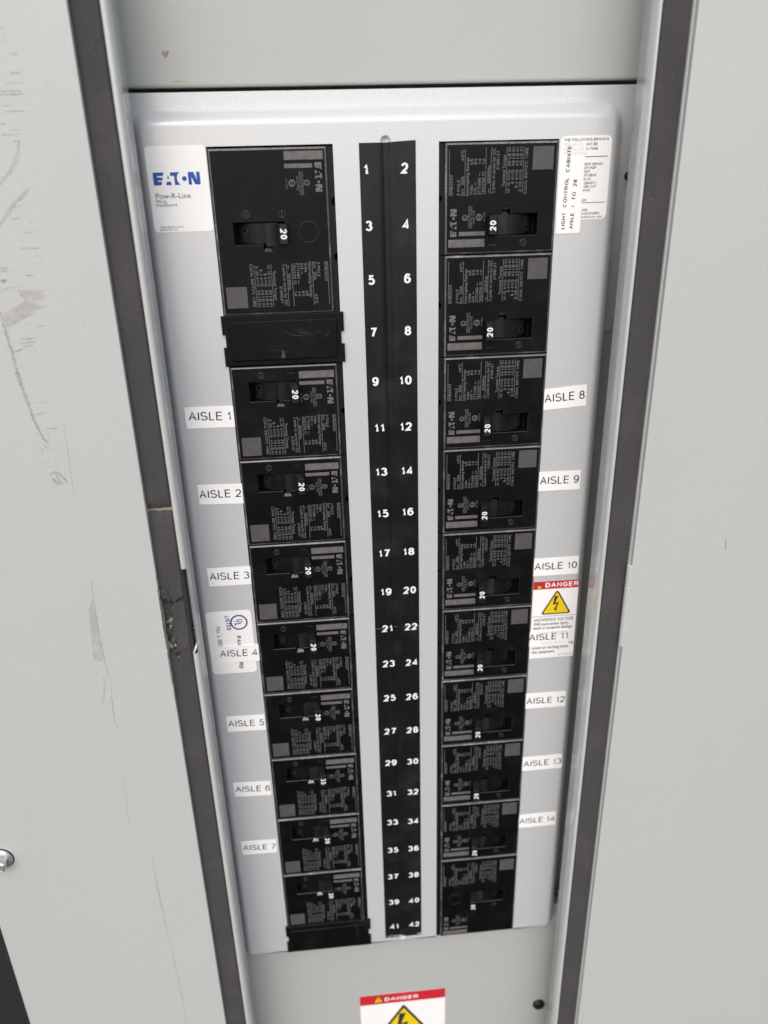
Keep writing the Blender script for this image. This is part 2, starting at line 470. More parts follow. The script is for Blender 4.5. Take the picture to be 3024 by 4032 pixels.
def text(mb, s, p0, p1, cap, z, mat=0, bold=0.0):
    """letters from p0 to p1 along the baseline, capitals CAP high"""
    d = Vector(p1)-Vector(p0); L = d.length; d.normalize()
    n = Vector((-d.y, d.x))
    if all(c == ' ' or c in GL for c in s):
        v, f, x0, x1 = grotesque(s, .125+bold*2.2)
        sy = cap
    else:
        v, f, x0, x1 = glyphs(s, bold)
        v = [(x, y, 0) for x, y in v]
        sy = cap/0.682
    sx = L/(x1-x0)
    k = len(mb.v)
    for x, y, l in v:
        q = Vector(p0)+d*((x-x0)*sx)+n*(y*sy)
        mb.v.append((q.x, q.y, z+l*.0006))
    for t in f:
        a, b, c = (mb.v[k+i] for i in t[:3])
        mb.f.append(tuple(k+i for i in t)); mb.m.append(mat); mb.sm.append(False)
def line(mb, a, b, w, z, mat=0):
    d = (Vector(b)-Vector(a)).normalized(); n = Vector((-d.y, d.x))*w/2
    a, b = Vector(a), Vector(b)
    mb.face([(*(a-n), z), (*(b-n), z), (*(b+n), z), (*(a+n), z)], mat)
def ring(mb, cx, cy, r1, r0, z, mat=0, n=28, dome=0.0):
    rows = []
    for rr, zz in ((r0, z), ((r0+r1)/2, z+dome), (r1, z)) if dome else ((r0, z), (r1, z)):
        rows.append([(cx+rr*math.cos(2*math.pi*i/n), cy+rr*math.sin(2*math.pi*i/n), zz) for i in range(n)])
    mb.grid(rows[::-1] if False else rows, mat, bool(dome), closed=True)

def logo(mb, p0, ux, uy, z, mat):
    """the maker's five-letter mark; p0 lower left, ux along the word, uy up (vectors)"""
    # unit space: 0..13 along, 0..3.4 up
    P = []
    P.append([(0,0),(2.05,0),(2.35,.95),(1.25,.95),(1.25,1.25),(2.42,1.25),(2.62,2.1),(1.1,2.1),(1.1,2.48),(2.72,2.48),(3.0,3.4),(0,3.4)])   # E
    P.append([(3.35,0),(4.9,0),(4.7,.92),(3.62,.92)])
    P.append([(3.78,1.65),(4.38,1.65),(4.12,2.72)])                                    # A
    t = [(5.75,0),(7.3,0)]
    for i in range(9):
        a = math.radians(236-i*(236-124)/8)
        t.append((8.45+1.9*math.cos(a)*1.05, 1.7+2.05*math.sin(a)))
    t += [(7.6,3.4),(4.75,3.4),(4.75,2.45),(5.75,2.45)]
    P.append(t)                                                                        # T
    P.append(circle(8.5, 1.65, .66, 20))                                               # O
    P.append([(9.55,0),(10.45,0),(10.45,2.05),(11.3,0),(12.8,0),(12.8,3.4),(11.85,3.4),(11.85,1.35),(11.1,3.4),(9.55,3.4)])  # N
    p0, ux, uy = Vector(p0), Vector(ux)/12.8, Vector(uy)/3.4
    for q in P:
        mb.fill([ccw([tuple(p0+ux*a+uy*b) for a, b in q])], z, mat)

def tag(o, label=None, cat=None, group=None, kind=None):
    if label: o['label'] = label
    if cat: o['category'] = cat
    if group: o['group'] = group
    if kind: o['kind'] = kind
    return o
def empty(name, x, y, z=0.0):
    o = bpy.data.objects.new(name, None)
    o.empty_display_size = 0.02
    COL.objects.link(o)
    o.location = W(x, y, z)
    return o
def lerp_y(y, top, bot): return bot+(top-bot)*(y+11.7)/24.15     # top value at y = 12.45, bottom value at y = -11.7

# ================================================================ cabinet
ZC = -0.35                                    # covers and flange
YT, YB = 18.5, -21.0
# ---- dark panel beyond the left sheet
mb = MB(); mb.box(-24, -9.1, YB, 2.0, -1.6, -.8)
tag(mb.build('recessed_panel', M_SIDE, origin=(-17, -10, -1.2)), 'dark charcoal panel set back past the lower left edge of the bolted sheet', 'panel')

# ---- door frame with gaskets
frame = empty('door_frame', 0.75, -1.2, 1.0)
tag(frame, 'pale grey steel frame lips round the recess, carrying dark foam gasket strips', 'frame', kind='thing')
FO = (0.75, -1.2, 1.0)
rnd = random.Random(5)
SY0, SY1 = .52, 2.56                       # the torn latch slot in the left lip
def ys_list():
    ys = [YB+i*0.5 for i in range(int((YT-YB)/0.5)+1)]
    return sorted(set(ys+[SY0, SY0+.15, SY1-.16, SY1]), reverse=True)
def left_x(y):
    return lerp_y(y, -4.29, -4.365), lerp_y(y, -3.79, -3.81), lerp_y(y, -3.645, -3.655)
def right_x(y):
    return lerp_y(y, 5.255, 5.165), lerp_y(y, 5.775, 5.705), lerp_y(y, 5.165, 5.05)
mb = MB(); rows = []
for y in ys_list():
    gl, gr, wx = left_x(y)
    rows.append([(gl-0.30, y, 1.16), (gr-.012, y, 1.16), (gr+.0, y, 1.20), (gr+.014, y, 1.243), (gr+.04, y, 1.262), (gr+.075, y, 1.262),
                 (wx-.035, y, 1.235), (wx-.010, y, 1.19), (wx, y, 1.12), (wx, y, .65), (wx-.12, y, .635), (wx-.14, y, .60)])
ysl = ys_list()
def sk(i, j):
    return SY0-.01 <= ysl[i+1] and ysl[i] <= SY1+.01 and 2 < j < 6
mb.grid(rows, 0, True, skip=sk)
a = left_x(1.5)                          # inside of the slot
mb.face([(a[1]-.02, SY0, .85), (a[2]-.02, SY0, .85), (a[2]-.02, SY1, .85), (a[1]-.02, SY1, .85)], 1)
mb.face([(a[1]+.012, SY0, .85), (a[1]+.012, SY0, 1.24), (a[1]+.012, SY1, 1.24), (a[1]+.012, SY1, .85)], 1)
mb.face([(a[1]+.0, SY0, .85), (a[2]-.01, SY0, .85), (a[2]-.01, SY0, 1.18), (a[1]+.0, SY0, 1.22)], 1)
o = mb.build('frame_lip', [M_FRAME, M_SHEET], frame, FO)
mb = MB()
x = a[1]+.02; y = SY0
mb.face([(x, y-.03, 1.27), (x+.025, y+.01, 1.275), (x+.125, y+.21, 1.20), (x+.135, y+.27, 1.15), (x+.12, y+.30, 1.17), (x+.005, y+.05, 1.28)], 0)
mb.face([(x+.005, y+.05, 1.28), (x+.12, y+.30, 1.17), (x+.11, y+.31, 1.05), (x+.005, y+.07, 1.13)], 0)
mb.build('bent_tab', M_TORN, frame, FO)
mb = MB()
bx, by = a[1]+.055, 1.0
b = circle(bx, by, .055, 14)
mb.grid([[(x, y, .95) for x, y in b], [(x, y, 1.02) for x, y in b], [(bx+(x-bx)*.5, by+(y-by)*.5, 1.05) for x, y in b], [(bx, by, 1.055)]*14], 0, True, closed=True)
mb.build('latch_rivet', M_BROWN, frame, FO)
mb = MB(); rows = []
for y in ys_list():
    gl, gr, wx = right_x(y)
    rows.append([(wx+.16, y, .60), (wx+.14, y, .635), (wx+.0, y, .65), (wx, y, 1.12), (wx+.010, y, 1.19), (wx+.025, y, 1.235), (gl-.04, y, 1.262), (gl-.014, y, 1.25), (gl-.002, y, 1.21),
                 (gl+.0, y, 1.16), (gr+.5, y, 1.16)])
mb.grid(rows, 0, True)
mb.build('frame_lip', M_FRAME, frame, FO)
mb = MB()
x0, x1, za = -4.35, 5.95, -1.3
mb.face([(x0, YB, za), (x1, YB, za), (x1, YT, za), (x0, YT, za)], 0)
mb.face([(x0, YB, za), (x0, YT, za), (x0, YT, 1.15), (x0, YB, 1.15)], 0); mb.face([(x1, YB, 1.15), (x1, YT, 1.15), (x1, YT, za), (x1, YB, za)], 0)
mb.build('box_interior', M_INSIDE, frame, FO)
# gaskets: soft strips with an uneven face
def pip(x, y, poly):
    c = False
    for i in range(len(poly)):
        (x1, y1), (x2, y2) = poly[i-1], poly[i]
        if (y1 > y) != (y2 > y) and x < (x2-x1)*(y-y1)/(y2-y1)+x1: c = not c
    return c
TORN = [(-4.531,1.903), (-4.310,1.875), (-4.243,1.856), (-4.046,1.818), (-3.822,1.950), (-3.784,1.875), (-4.011,1.791), (-4.098,1.692), (-4.077,1.501), (-4.136,1.271), (-4.095,1.160), (-4.176,1.036), (-4.077,0.900), (-4.077,0.723), (-4.223,0.601), (-4.323,0.561), (-4.531,0.721)]
VOID = [(-4.153,0.574), (-4.046,0.609), (-4.012,0.517), (-4.115,0.437), (-4.181,0.505)]
from mathutils import noise as mnoise
def gasket(fx, ya, yb, fine=None, seed=0.0):
    mb = MB(); ys = []
    y = ya
    while y > yb:
        ys.append(y)
        y -= 0.022 if fine and fine[0] < y < fine[1] else 0.16
    ys.append(yb)
    nx = 26; rows = []
    for k, y in enumerate(ys):
        gl, gr = fx(y)
        e = min(1, (ya-y)/.06, (y-yb)/.06)
        r = [(gl+.01, y, 1.162)]
        for i in range(nx+1):
            u = i/nx
            ed = min(u, 1-u)*(gr-gl)
            h = .088*min(1, (ed/.03+.12))**.5*(0.35+.65*e)
            wob = .006*mnoise.noise((u*3+seed, y*1.3, 2.0))+.004*mnoise.noise((u*14, y*9, seed))
            if fine and fine[0] < y < fine[1]: wob += .016*mnoise.noise((u*7, y*5, 9.0))
            jx = (.005*mnoise.noise((y*2.1, seed+3, 0)) if i in (0, nx) else 0)
            rr = -0.25 if False else 0
            r.append((gl+u*(gr-gl)+jx, y+(.02*mnoise.noise((u*5, seed, 1)) if k in (0, len(ys)-1) else 0), 1.165+h+wob))
        r.append((gr-.006, y, 1.162))
        rows.append(r)
    def sk(i, j):
        if not fine: return False
        x = (rows[i][j][0]+rows[i][j+1][0])/2; y = (rows[i][j][1]+rows[i+1][j][1])/2
        jx = x+.035*mnoise.noise((x*14, y*14, 0)); jy = y+.03*mnoise.noise((x*16, y*16, 5))
        return pip(jx, jy, TORN) or pip(jx, jy, VOID)
    mb.grid(rows, 0, True, skip=sk)
    return mb
gasket(lambda y: left_x(y)[:2], YT, 3.925, seed=1.0).build('gasket_strip', M_FOAM, frame, FO)
g2 = gasket(lambda y: left_x(y)[:2], 3.865, YB, fine=(.17, 2.34), seed=4.0).build('gasket_strip', M_FOAM, frame, FO)
g2['label'] = 'torn lower gasket strip with foam missing near the latch'
gasket(lambda y: right_x(y)[:2], YT, YB, seed=8.0).build('gasket_strip', M_FOAM, frame, FO)
# residue under the missing foam, crumbs and curled lumps
mb = MB(); rows = []
for i in range(90):
    y = 1.985-i*.0175; rows.append([])
    for j in range(38):
        x = -4.385+j*.0156
        rows[-1].append((x, y, 1.172+.035*max(0, mnoise.noise((x*18, y*18, 3)))+.02*mnoise.noise((x*45, y*45, 7))))
edge_j = lambda i: int(15+5*mnoise.noise((i*.09, 4, 0))-(11 if i < 32 else 0))
mb.grid(rows, 0, True, skip=lambda i, j: j >= edge_j(i))
mb.grid(rows, 2, True, skip=lambda i, j: j < edge_j(i))
mb.grid([[(-4.34, 3.98, 1.17), (-3.80, 3.98, 1.17)], [(-4.34, 3.83, 1.17), (-3.80, 3.83, 1.17)]], 1)
mb.build('glue_residue', [M_RESIDUE, M_BARE, M_FOAM], frame, FO)
def lump(mb, cx, cy, cz, sx, sy, sz, seed, mat=0):
    rows = []
    for i in range(13):
        th = math.pi*i/12; rows.append([])
        for j in range(20):
            ph = 2*math.pi*j/20
            d = Vector((math.sin(th)*math.cos(ph), math.sin(th)*math.sin(ph), math.cos(th)))
            k = 1+.55*mnoise.noise(d*1.8+Vector((seed, 0, 0)))+.25*mnoise.noise(d*5+Vector((0, seed, 0)))
            rows[-1].append((cx+d.x*sx*k, cy+d.y*sy*k, cz+d.z*sz*k))
    mb.grid(rows, mat, True, closed=True)
mb = MB()
lump(mb, -4.205, 1.995, 1.25, .105, .13, .05, 1.3); lump(mb, -4.13, 1.89, 1.235, .066, .075, .047, 6.1)
mb.build('curled_foam', M_FOAM, frame, FO)
mb = MB()
for k in range(26):
    y = rnd.uniform(.58, 1.82); x = rnd.uniform(-4.31, -4.08)
    lump(mb, x, y, 1.192, rnd.uniform(.012, .035), rnd.uniform(.015, .045), rnd.uniform(.012, .03), k*3.1, 0 if rnd.random() < .88 else 1)
mb.build('foam_crumb', [M_FOAM, M_BARE], frame, FO)['kind'] = 'stuff'

# ---- left sheet (bolted) and its wear
ZL = 1.37
left = empty('bolted_sheet', -7.2, -1.2, 1.3)
LO = (-7.2, -1.2, 1.3)
tag(left, 'scratched pale grey steel sheet with a hex bolt, left of the breaker panel', 'cabinet sheet', kind='thing')
lx = lambda y: lerp_y(y, -4.245, -4.32)
edge = []
y = YB
while y < YT:
    j = 0.0
    if -.6 < y < 2.5: j = .018*mnoise.noise((y*9, 1, 0))-.004
    edge.append((lx(y)+j, y)); y += .06 if -.7 < y < 2.6 else .5
edge.append((lx(YT), YT))
mb = MB()
plate(mb, [(-9.38, YB)]+edge+[(-9.38, YT)], ZL, 1.14, r=.014, steps=2, smooth=False)
mb.build('sheet', M_PLATE, left, LO)
def jag(pts, wd, seed, taper=True, step=.03):
    """an irregular scrape along a path"""
    rn = random.Random(seed); P = []
    for a, b in zip(pts, pts[1:]):
        n = max(1, int((Vector(b)-Vector(a)).length/step))
        P += [(a[0]+(b[0]-a[0])*i/n, a[1]+(b[1]-a[1])*i/n) for i in range(n)]
    P.append(pts[-1]); L, R = [], []
    for i, p in enumerate(P):
        q = Vector(P[min(i+1, len(P)-1)])-Vector(P[max(i-1, 0)]); q.normalize()
        n = Vector((-q.y, q.x)); t = i/max(1, len(P)-1)
        w = wd*(math.sin(math.pi*min(1, max(0, t*.94+.03)))**.35 if taper else 1)
        L.append(Vector(p)+n*w*rn.uniform(.1, .6)); R.append(Vector(p)-n*w*rn.uniform(.1, .6))
    return L, R
def scrape(mb, pts, wd, seed, z, mat=0, step=.03):
    L, R = jag(pts, wd, seed, step=step)
    mb.grid([[(*p, z) for p in L], [(*p, z) for p in R]], mat, False)
DASH = [(-5.304,12.082,0.047,0.022),(-5.306,11.922,0.038,0.039),(-5.215,11.736,0.095,0.074),(-5.288,11.481,0.160,0.045),(-5.400,11.340,0.258,0.014),(-5.485,11.230,0.323,0.035),(-5.496,11.185,0.356,0.024),(-5.497,11.027,0.162,0.029),(-5.482,10.948,0.327,0.029),(-5.583,10.777,0.082,0.029),(-5.442,10.679,0.164,0.027),(-5.602,10.613,0.296,0.026),(-5.443,10.513,0.116,0.036),(-5.560,9.549,0.102,0.026),(-5.718,9.352,0.137,0.040),(-5.428,9.287,0.069,0.019),(-5.561,9.130,0.207,0.026),(-5.663,8.876,0.329,0.037),(-5.447,8.752,0.087,0.020),(-5.681,8.709,0.035,0.020),(-5.421,8.623,0.063,0.020),(-5.666,8.437,0.141,0.027),(-6.053,8.571,0.122,0.048),(-6.068,8.514,0.140,0.027),(-6.094,8.370,0.105,0.076),(-5.952,6.198,0.243,0.019),(-5.973,5.992,0.188,0.040),(-5.843,5.700,0.209,0.024),(-5.831,7.625,0.129,0.022),(-5.680,7.572,0.180,0.025),(-5.955,7.361,0.253,0.037),(-5.986,7.296,0.271,0.037),(-5.945,7.238,0.181,0.029)]
mb = MB(); zs = ZL+.0022
for k, (x, y, w, h) in enumerate(DASH):
    scrape(mb, [(x, y), (x+w*.4, y+.004), (x+w, y+.01)], h*1.1, k, zs, 0 if k % 3 else 1)
scrape(mb, [(-5.347,10.514),(-5.402,10.332),(-5.522,10.148),(-5.670,9.995),(-5.816,9.857)], .07, 50, zs)
scrape(mb, [(-5.324,9.812),(-5.444,9.720),(-5.607,9.579),(-5.775,9.421),(-5.949,9.214)], .07, 51, zs)
scrape(mb, [(-6.142,8.183),(-5.988,8.247),(-5.772,8.275)], .02, 52, zs)
mb.fill([ccw([(-5.839,8.207),(-5.402,8.192),(-5.450,8.123),(-5.391,8.068),(-5.467,8.035),(-5.654,7.989),(-5.421,7.909),(-5.682,7.847),(-5.579,7.825),(-5.813,7.726),(-6.051,7.609),(-6.165,7.577),(-6.180,7.758),(-6.147,7.829),(-5.952,7.910),(-5.752,8.027),(-5.808,8.100)])], zs, 0)
scrape(mb, [(-6.214,7.849),(-6.200,7.579),(-6.172,7.285),(-6.147,7.061),(-6.147,6.797),(-6.108,6.449),(-6.061,6.134),(-6.023,5.855),(-5.935,5.526)], .075, 53, zs+.001, 1, .022)
scrape(mb, [(-6.132,7.135),(-5.955,7.202)], .03, 54, zs+.0015, 1)
scrape(mb, [(-5.513,5.761),(-5.537,5.171),(-5.573,4.324)], .013, 55, zs, 1)
for k, p in enumerate((((-5.95, 4.80), (-5.83, 4.86), (-5.70, 4.72), (-5.64, 4.60)), ((-5.92, 4.74), (-5.86, 4.64), (-5.78, 4.66)), ((-5.84, 4.84), (-5.79, 4.66), (-5.74, 4.60)), ((-5.93, 4.66), (-5.84, 4.60), (-5.76, 4.61)))):
    scrape(mb, list(p), .045, 90+k, zs+.0004*k, 1, .02)
for k in range(14):
    x = -5.935+rnd.uniform(-.06, .12); y = 4.94+rnd.uniform(0, .71)
    scrape(mb, [(x, y), (x+rnd.uniform(-.02, .05), y-rnd.uniform(.02, .09))], .028, 60+k, zs, 1)
mb.fill([ccw([(-5.733,1.833),(-5.685,1.908),(-5.640,2.055),(-5.589,2.029),(-5.605,1.713),(-5.609,1.324),(-5.617,0.926),(-5.641,0.581),(-5.676,0.577),(-5.730,0.542),(-5.761,0.605),(-5.842,0.586),(-5.815,0.943),(-5.798,1.115),(-5.776,1.393)])], zs, 0)
scrape(mb, [(-5.569,2.522),(-5.592,2.203),(-5.613,1.659),(-5.623,1.041),(-5.613,0.520),(-5.602,0.135),(-5.583,0.014)], .018, 80, zs+.001, 1)
scrape(mb, [(-5.742,0.178),(-5.698,-0.005),(-5.791,-0.360),(-5.860,-0.538)], .06, 81, zs)
scrape(mb, [(-5.579,-0.017),(-5.626,-0.375),(-5.650,-0.867),(-5.665,-1.086),(-5.546,-1.224)], .025, 82, zs, 1)
scrape(mb, [(-5.722,-2.454),(-5.744,-2.995),(-5.765,-3.550),(-5.803,-4.082)], .02, 83, zs)
scrape(mb, [(-5.429,-5.048),(-5.438,-5.580),(-5.428,-6.443),(-5.413,-7.175),(-5.393,-7.886)], .026, 84, zs, 1)
scrape(mb, [(-5.393,-7.936),(-5.378,-8.445),(-5.356,-9.328),(-5.339,-10.243),(-5.370,-11.241)], .024, 85, zs, 1)
for k in range(24):                     # small stray nicks
    x = rnd.uniform(-8.0, -4.7); y = rnd.uniform(-9.5, 11.4)
    scrape(mb, [(x, y), (x+rnd.uniform(-.03, .05), y+rnd.uniform(-.06, .06))], rnd.uniform(.008, .016), 100+k, zs, rnd.choice((0, 1)))
mb.build('scrape_wear', [M_SCRATCH, M_SCRATCHD], left, LO)
mb = MB()                               # brown primer showing along the chipped edge
for (ya, yb, wd, k) in ((2.2, 1.4, .021, 1), (1.35, .73, .028, 2), (.69, -.16, .021, 3), (1.6, 1.2, .028, 4)):
    n = 10; pts = [(lx(ya+(yb-ya)*i/n)-.012, ya+(yb-ya)*i/n) for i in range(n+1)]
    scrape(mb, pts, wd, 200+k, zs+.001, 0, .02)
mb.build('edge_chipping', M_CHIP, left, LO)
# hex bolt with flange and dark washer
BX, BY = -8.885, -4.705
bolt = MB()
def ngon(r, n, z, rot=0.0): return [(BX+r*math.cos(2*math.pi*i/n+rot), BY+r*math.sin(2*math.pi*i/n+rot), z) for i in range(n)]
bolt.grid([ngon(.285, 32, ZL+.012), ngon(.285, 32, ZL+.05), ngon(.25, 32, ZL+.075), ngon(.19, 32, ZL+.085)], 0, True, closed=True)
h0, h1, h2 = ngon(.205, 6, ZL+.08, .35), ngon(.205, 6, ZL+.27, .35), ngon(.165, 6, ZL+.30, .35)
bolt.grid([h0, h1], 0, False, closed=True); bolt.grid([h1, h2], 0, False, closed=True)
h3 = ngon(.12, 6, ZL+.285, .35); bolt.grid([h2, h3], 0, False, closed=True); bolt.face(h3, 0)
bo = bolt.build('hex_bolt', M_ZINC, left, LO)
wa = MB(); wa.grid([ngon(.31, 32, ZL+.002), ngon(.31, 32, ZL+.014), ngon(.2, 32, ZL+.014)], 0, False, closed=True)
wo = wa.build('washer', M_BLACKR, left, LO); wo.parent = bo
st = MB()
for k in range(30):
    a0 = math.radians(-70+k*6.2); a1 = a0+math.radians(rnd.uniform(3, 6)); r0 = .40+rnd.uniform(-.012, .012)
    scrape(st, [(BX+r0*math.cos(a0), BY+r0*math.sin(a0)), (BX+r0*math.cos(a1), BY+r0*math.sin(a1))], .02, 300+k, zs, 0, .015)
st.build('washer_scuff', M_SCRATCHD, left, LO)

# ---- right sheet (hinged door) with the hinge barrel
ZR = 1.45
door = empty('hinged_door', 10.0, -1.2, 1.3)
RO = (10.0, -1.2, 1.3)
tag(door, 'plain pale grey steel door sheet hinged along its left edge, right of the breaker panel', 'cabinet door', kind='thing')
rxd = lambda y: lerp_y(y, 5.755, 5.675)
mb = MB()
plate(mb, [(rxd(YB)+.012, YB), (18, YB), (18, YT), (rxd(YT)+.012, YT)], ZR, 1.20, r=.022, steps=3)
mb.build('door_sheet', M_PLATE, door, RO)
mb = MB()                                # folded seam beside the sheet
plate(mb, [(rxd(YB)-.012, YB), (rxd(YB)+.03, YB), (rxd(YT)+.03, YT), (rxd(YT)-.012, YT)], 1.32, 1.14, r=.012, steps=2)
mb.build('door_seam', M_PLATE, door, RO)
hb = None
for k, (ya, yb) in enumerate(((2.05, 1.545), (1.535, 1.02), (1.01, .50), (.49, .005))):
    mb = MB(); cx = rxd(0)+.028; cz = 1.365; rr = .083; n = 20
    R = lambda r, y: [(cx+r*math.cos(2*math.pi*i/n), y, cz+r*math.sin(2*math.pi*i/n)) for i in range(n)]
    mb.grid([R(rr, yb), R(rr, ya-.015), R(rr*.86, ya), R(rr*.3, ya), R(.001, ya-.004)], 0, False, closed=True)
    mb.grid([R(.001, yb), R(rr, yb)], 0, False, closed=True)
    mb.build('hinge_knuckle', M_PLATE, door, RO)
mb = MB()
scrape(mb, [(7.740,2.578), (7.754,2.476), (7.772,2.316)], .022, 401, ZR+.0025, 0, .02)
mb.fill([circle(7.773, 2.332, .021, 9)], ZR+.003, 0)
for k, (x, y) in enumerate(((7.704,5.791), (8.227,4.080), (7.529,-0.750), (8.484,-0.642), (9.088,-9.512), (10.162,-7.043), (6.846,9.138), (9.016,6.401), (7.224,-5.393), (10.526,-10.771), (8.356,1.495))):
    scrape(mb, [(x, y), (x+.03, y-.035)], .02, 410+k, ZR+.0025, 1, .015)
mb.build('rust_fleck', [M_RUST, M_SCRATCHD], door, RO)

# ---- upper cover
up = empty('upper_cover', 0.85, 15.0, ZC)
UO = (0.85, 15.0, ZC)
tag(up, 'plain grey steel cover above the breaker panel, with a small rust spot', 'cover')
mb = MB()
plate(mb, [(-4.30, 11.41), (5.90, 11.41), (5.90, YT), (-4.30, YT)], ZC, ZC-.3, r=.07, steps=5, smooth=True)
mb.build('cover_sheet', M_COVER, up, UO)
mb = MB()
mb.fill([ccw([(-3.18,11.965),(-3.14,11.985),(-3.09,11.98),(-3.05,12.01),(-3.045,11.96),(-3.08,11.90),(-3.12,11.885),(-3.15,11.92)])], ZC+.0025, 0)
mb.fill([ccw([(-3.03,11.515),(-2.95,11.528),(-2.86,11.522),(-2.76,11.515),(-2.75,11.51),(-3.03,11.51)])], ZC+.0025, 1)
for k in range(12):
    x = rnd.uniform(-3, 5); y = rnd.uniform(11.6, 12.7)
    scrape(mb, [(x, y), (x+.02, y-.03)], .015, 500+k, ZC+.0025, 2, .015)
mb.build('rust_spot', [M_RUST, M_RUSTY, M_SCRATCHD], up, UO)
# ---- lower cover
low = empty('lower_cover', 0.85, -15.0, ZC)
OO = (0.85, -15.0, ZC)
tag(low, 'plain grey steel cover below the breaker panel, with a black hole plug', 'cover')
mb = MB()
plate(mb, [(-4.30, YB), (5.90, YB), (5.90, -10.2), (-4.30, -10.2)], ZC-.02, ZC-.3, r=.03, steps=3, smooth=True)
mb.build('cover_sheet', M_COVER, low, OO)
mb = MB(); R = lambda r, z: [(5.115+r*math.cos(2*math.pi*i/24), -14.60+r*math.sin(2*math.pi*i/24), z) for i in range(24)]
mb.grid([R(.19, ZC-.02), R(.19, ZC+.03), R(.16, ZC+.075), R(.08, ZC+.095), R(.001, ZC+.098)], 0, True, closed=True)
mb.build('hole_plug', M_BLACKR, low, OO)

# ================================================================ panelboard front pan
PX0, PX1, PY0, PY1 = -3.90, 5.31, -10.84, 11.06
XR0, XR1 = 1.735, 4.02
XL0, XL1 = -2.535, -0.235
YO1, YO0 = 10.435, -10.60
pan = empty('breaker_pan', 0.79, 0.0, 0.0)
PO = (0.79, 0, 0)
tag(pan, 'silvery grey pressed steel front pan that surrounds both breaker columns', 'panel')
mb = MB()
base = ccw(rrect(PX0, PX1, PY0, PY1, .22, n=8, rs=(.36, .36, .40, .40)))
prof = [(0.0, ZC+.005), (.010, ZC+.06), (.022, ZC+.11), (.045, ZC+.155), (.085, ZC+.205), (.14, ZC+.27), (.18, ZC+.312), (.22, ZC+.338), (.255, ZC+.348), (.28, 0.0)]
topprof = prof
rings = []
for d, z in prof:
    q = inset(base, d)
    rings.append([(x, y, z) for x, y in q])
mb.grid([r for r in rings], 0, True, closed=True)
groove = ccw(rrect(.64, .84, -10.56, 10.56, .0999, n=6))
holes = [rect(XL0, XL1, YO0, YO1), rect(XR0, XR1, YO0, YO1)]
mb.fill([[(x, y) for x, y, _ in rings[-1]]]+[h[::-1] for h in holes]+[groove[::-1]], 0.0, 0)
mb.grid([[(x, y, z) for x, y in inset(groove, d)] for d, z in ((0, 0), (.015, -.012), (.04, -.035), (.065, -.047), (.0985, -.05))], 0, True, closed=True)
for h in holes:
    h = ccw(h)[::-1]
    mb.grid([[(x, y, -.09) for x, y in h], [(x, y, 0) for x, y in h]], 0, False, closed=True)
for q in (rect(-4.25, 5.85, 10.62, 11.345), rect(-4.25, 5.85, -10.90, -10.5)):      # flange above and below the raised part
    mb.fill([q], ZC+.002, 0)
for xa, xb in ((4.9, 5.85), (-4.25, -3.4)):                    # ramp added so the strip beside the raised part fades into shade
    mb.grid([[(xa, y, z), (xb, y, z)] for y, z in ((10.62, ZC+.002), (10.2, ZC-.02), (9.6, ZC-.12), (8.8, ZC-.32), (7.8, ZC-.62), (6.6, ZC-.9))], 0, True)
mb.build('pan_sheet', M_PAN, pan, PO)
mb = MB()
mb.fill([rect(-3.0, 4.6, -10.8, 10.7)], -.62, 0)
mb.build('bus_well', M_DARK, pan, PO)
for (x, y) in ((5.555, 9.76), (5.43, -9.65)):
    mb = MB(); R = lambda r, z: [(x+r*math.cos(2*math.pi*i/20), y+r*math.sin(2*math.pi*i/20), z) for i in range(20)]
    mb.grid([R(.085, ZC+.003), R(.085, ZC+.05), R(.05, ZC+.075), R(.001, ZC+.08)], 0, True, closed=True)
    mb.build('pan_screw', M_BROWN if y < 0 else M_BLACKR, pan, PO)

# ---- number strip
ns = empty('number_strip', .77, 0.0, 0.006)
NO = (.77, 0, 0.006)
tag(ns, 'long glossy black strip with white circuit numbers 1 to 42 between the breaker columns', 'label strip')
mb = MB()
rows = []
sx = [(.245, .007), (.40, .007), (.60, .007), (.645, .0), (.70, -.024), (.78, -.024), (.835, .0), (.88, .007), (1.1, .007), (1.30, .007)]
for y in [10.44, 10.0]+[10-i for i in range(1, 21)]+[-10.43]:
    if y == 10.44: rows.append([(x, 10.44+.03*max(0, (x-.74))/.56, z) for x, z in sx])
    elif y == -10.43: rows.append([(x-.005, -10.43, z) for x, z in sx])
    else: rows.append([(x+.003*mnoise.noise((y*.4, 0, 0)), y, z) for x, z in sx])
mb.grid(rows[::-1], 0, False)
mb.build('strip_tape', M_STRIP, ns, NO)
mb = MB()
ODD = [(.365,9.992),(.388,9.004),(.405,8.004),(.412,6.986),(.425,5.981),(.485,4.982),(.499,3.988),(.504,3.002),(.511,2.016),(.53,1.019),(.54,.029),(.551,-.966),(.552,-1.975),(.542,-2.998),(.539,-4.006),(.529,-5.03),(.54,-6.03),(.532,-7.03),(.513,-8.019),(.52,-9.007),(.514,-9.98)]
EVEN = [(1.089,9.999),(1.102,9.016),(1.116,8.014),(1.113,6.995),(1.052,5.981),(1.048,4.983),(1.061,3.988),(1.064,3.011),(1.073,2.024),(1.083,1.027),(1.105,.035),(1.111,-.974),(1.107,-1.984),(1.108,-3.01),(1.104,-4.019),(1.101,-5.038),(1.103,-6.051),(1.094,-7.035),(1.091,-8.022),(1.095,-9.011),(1.094,-9.97)]
for lst, st0 in ((ODD, 1), (EVEN, 2)):
    for i, (x, y) in enumerate(lst):
        s = str(st0+2*i)
        w = sum(.098 if c == '1' else .136 for c in s)+.022*(len(s)-1)
        text(mb, s, (x-w/2, y-.094), (x+w/2, y-.094), .188, .0105, 0, bold=.030)
text(mb, 'A  22CAA2AAARA', (.26, -10.40), (.74, -10.40), .052, .0105, 0)
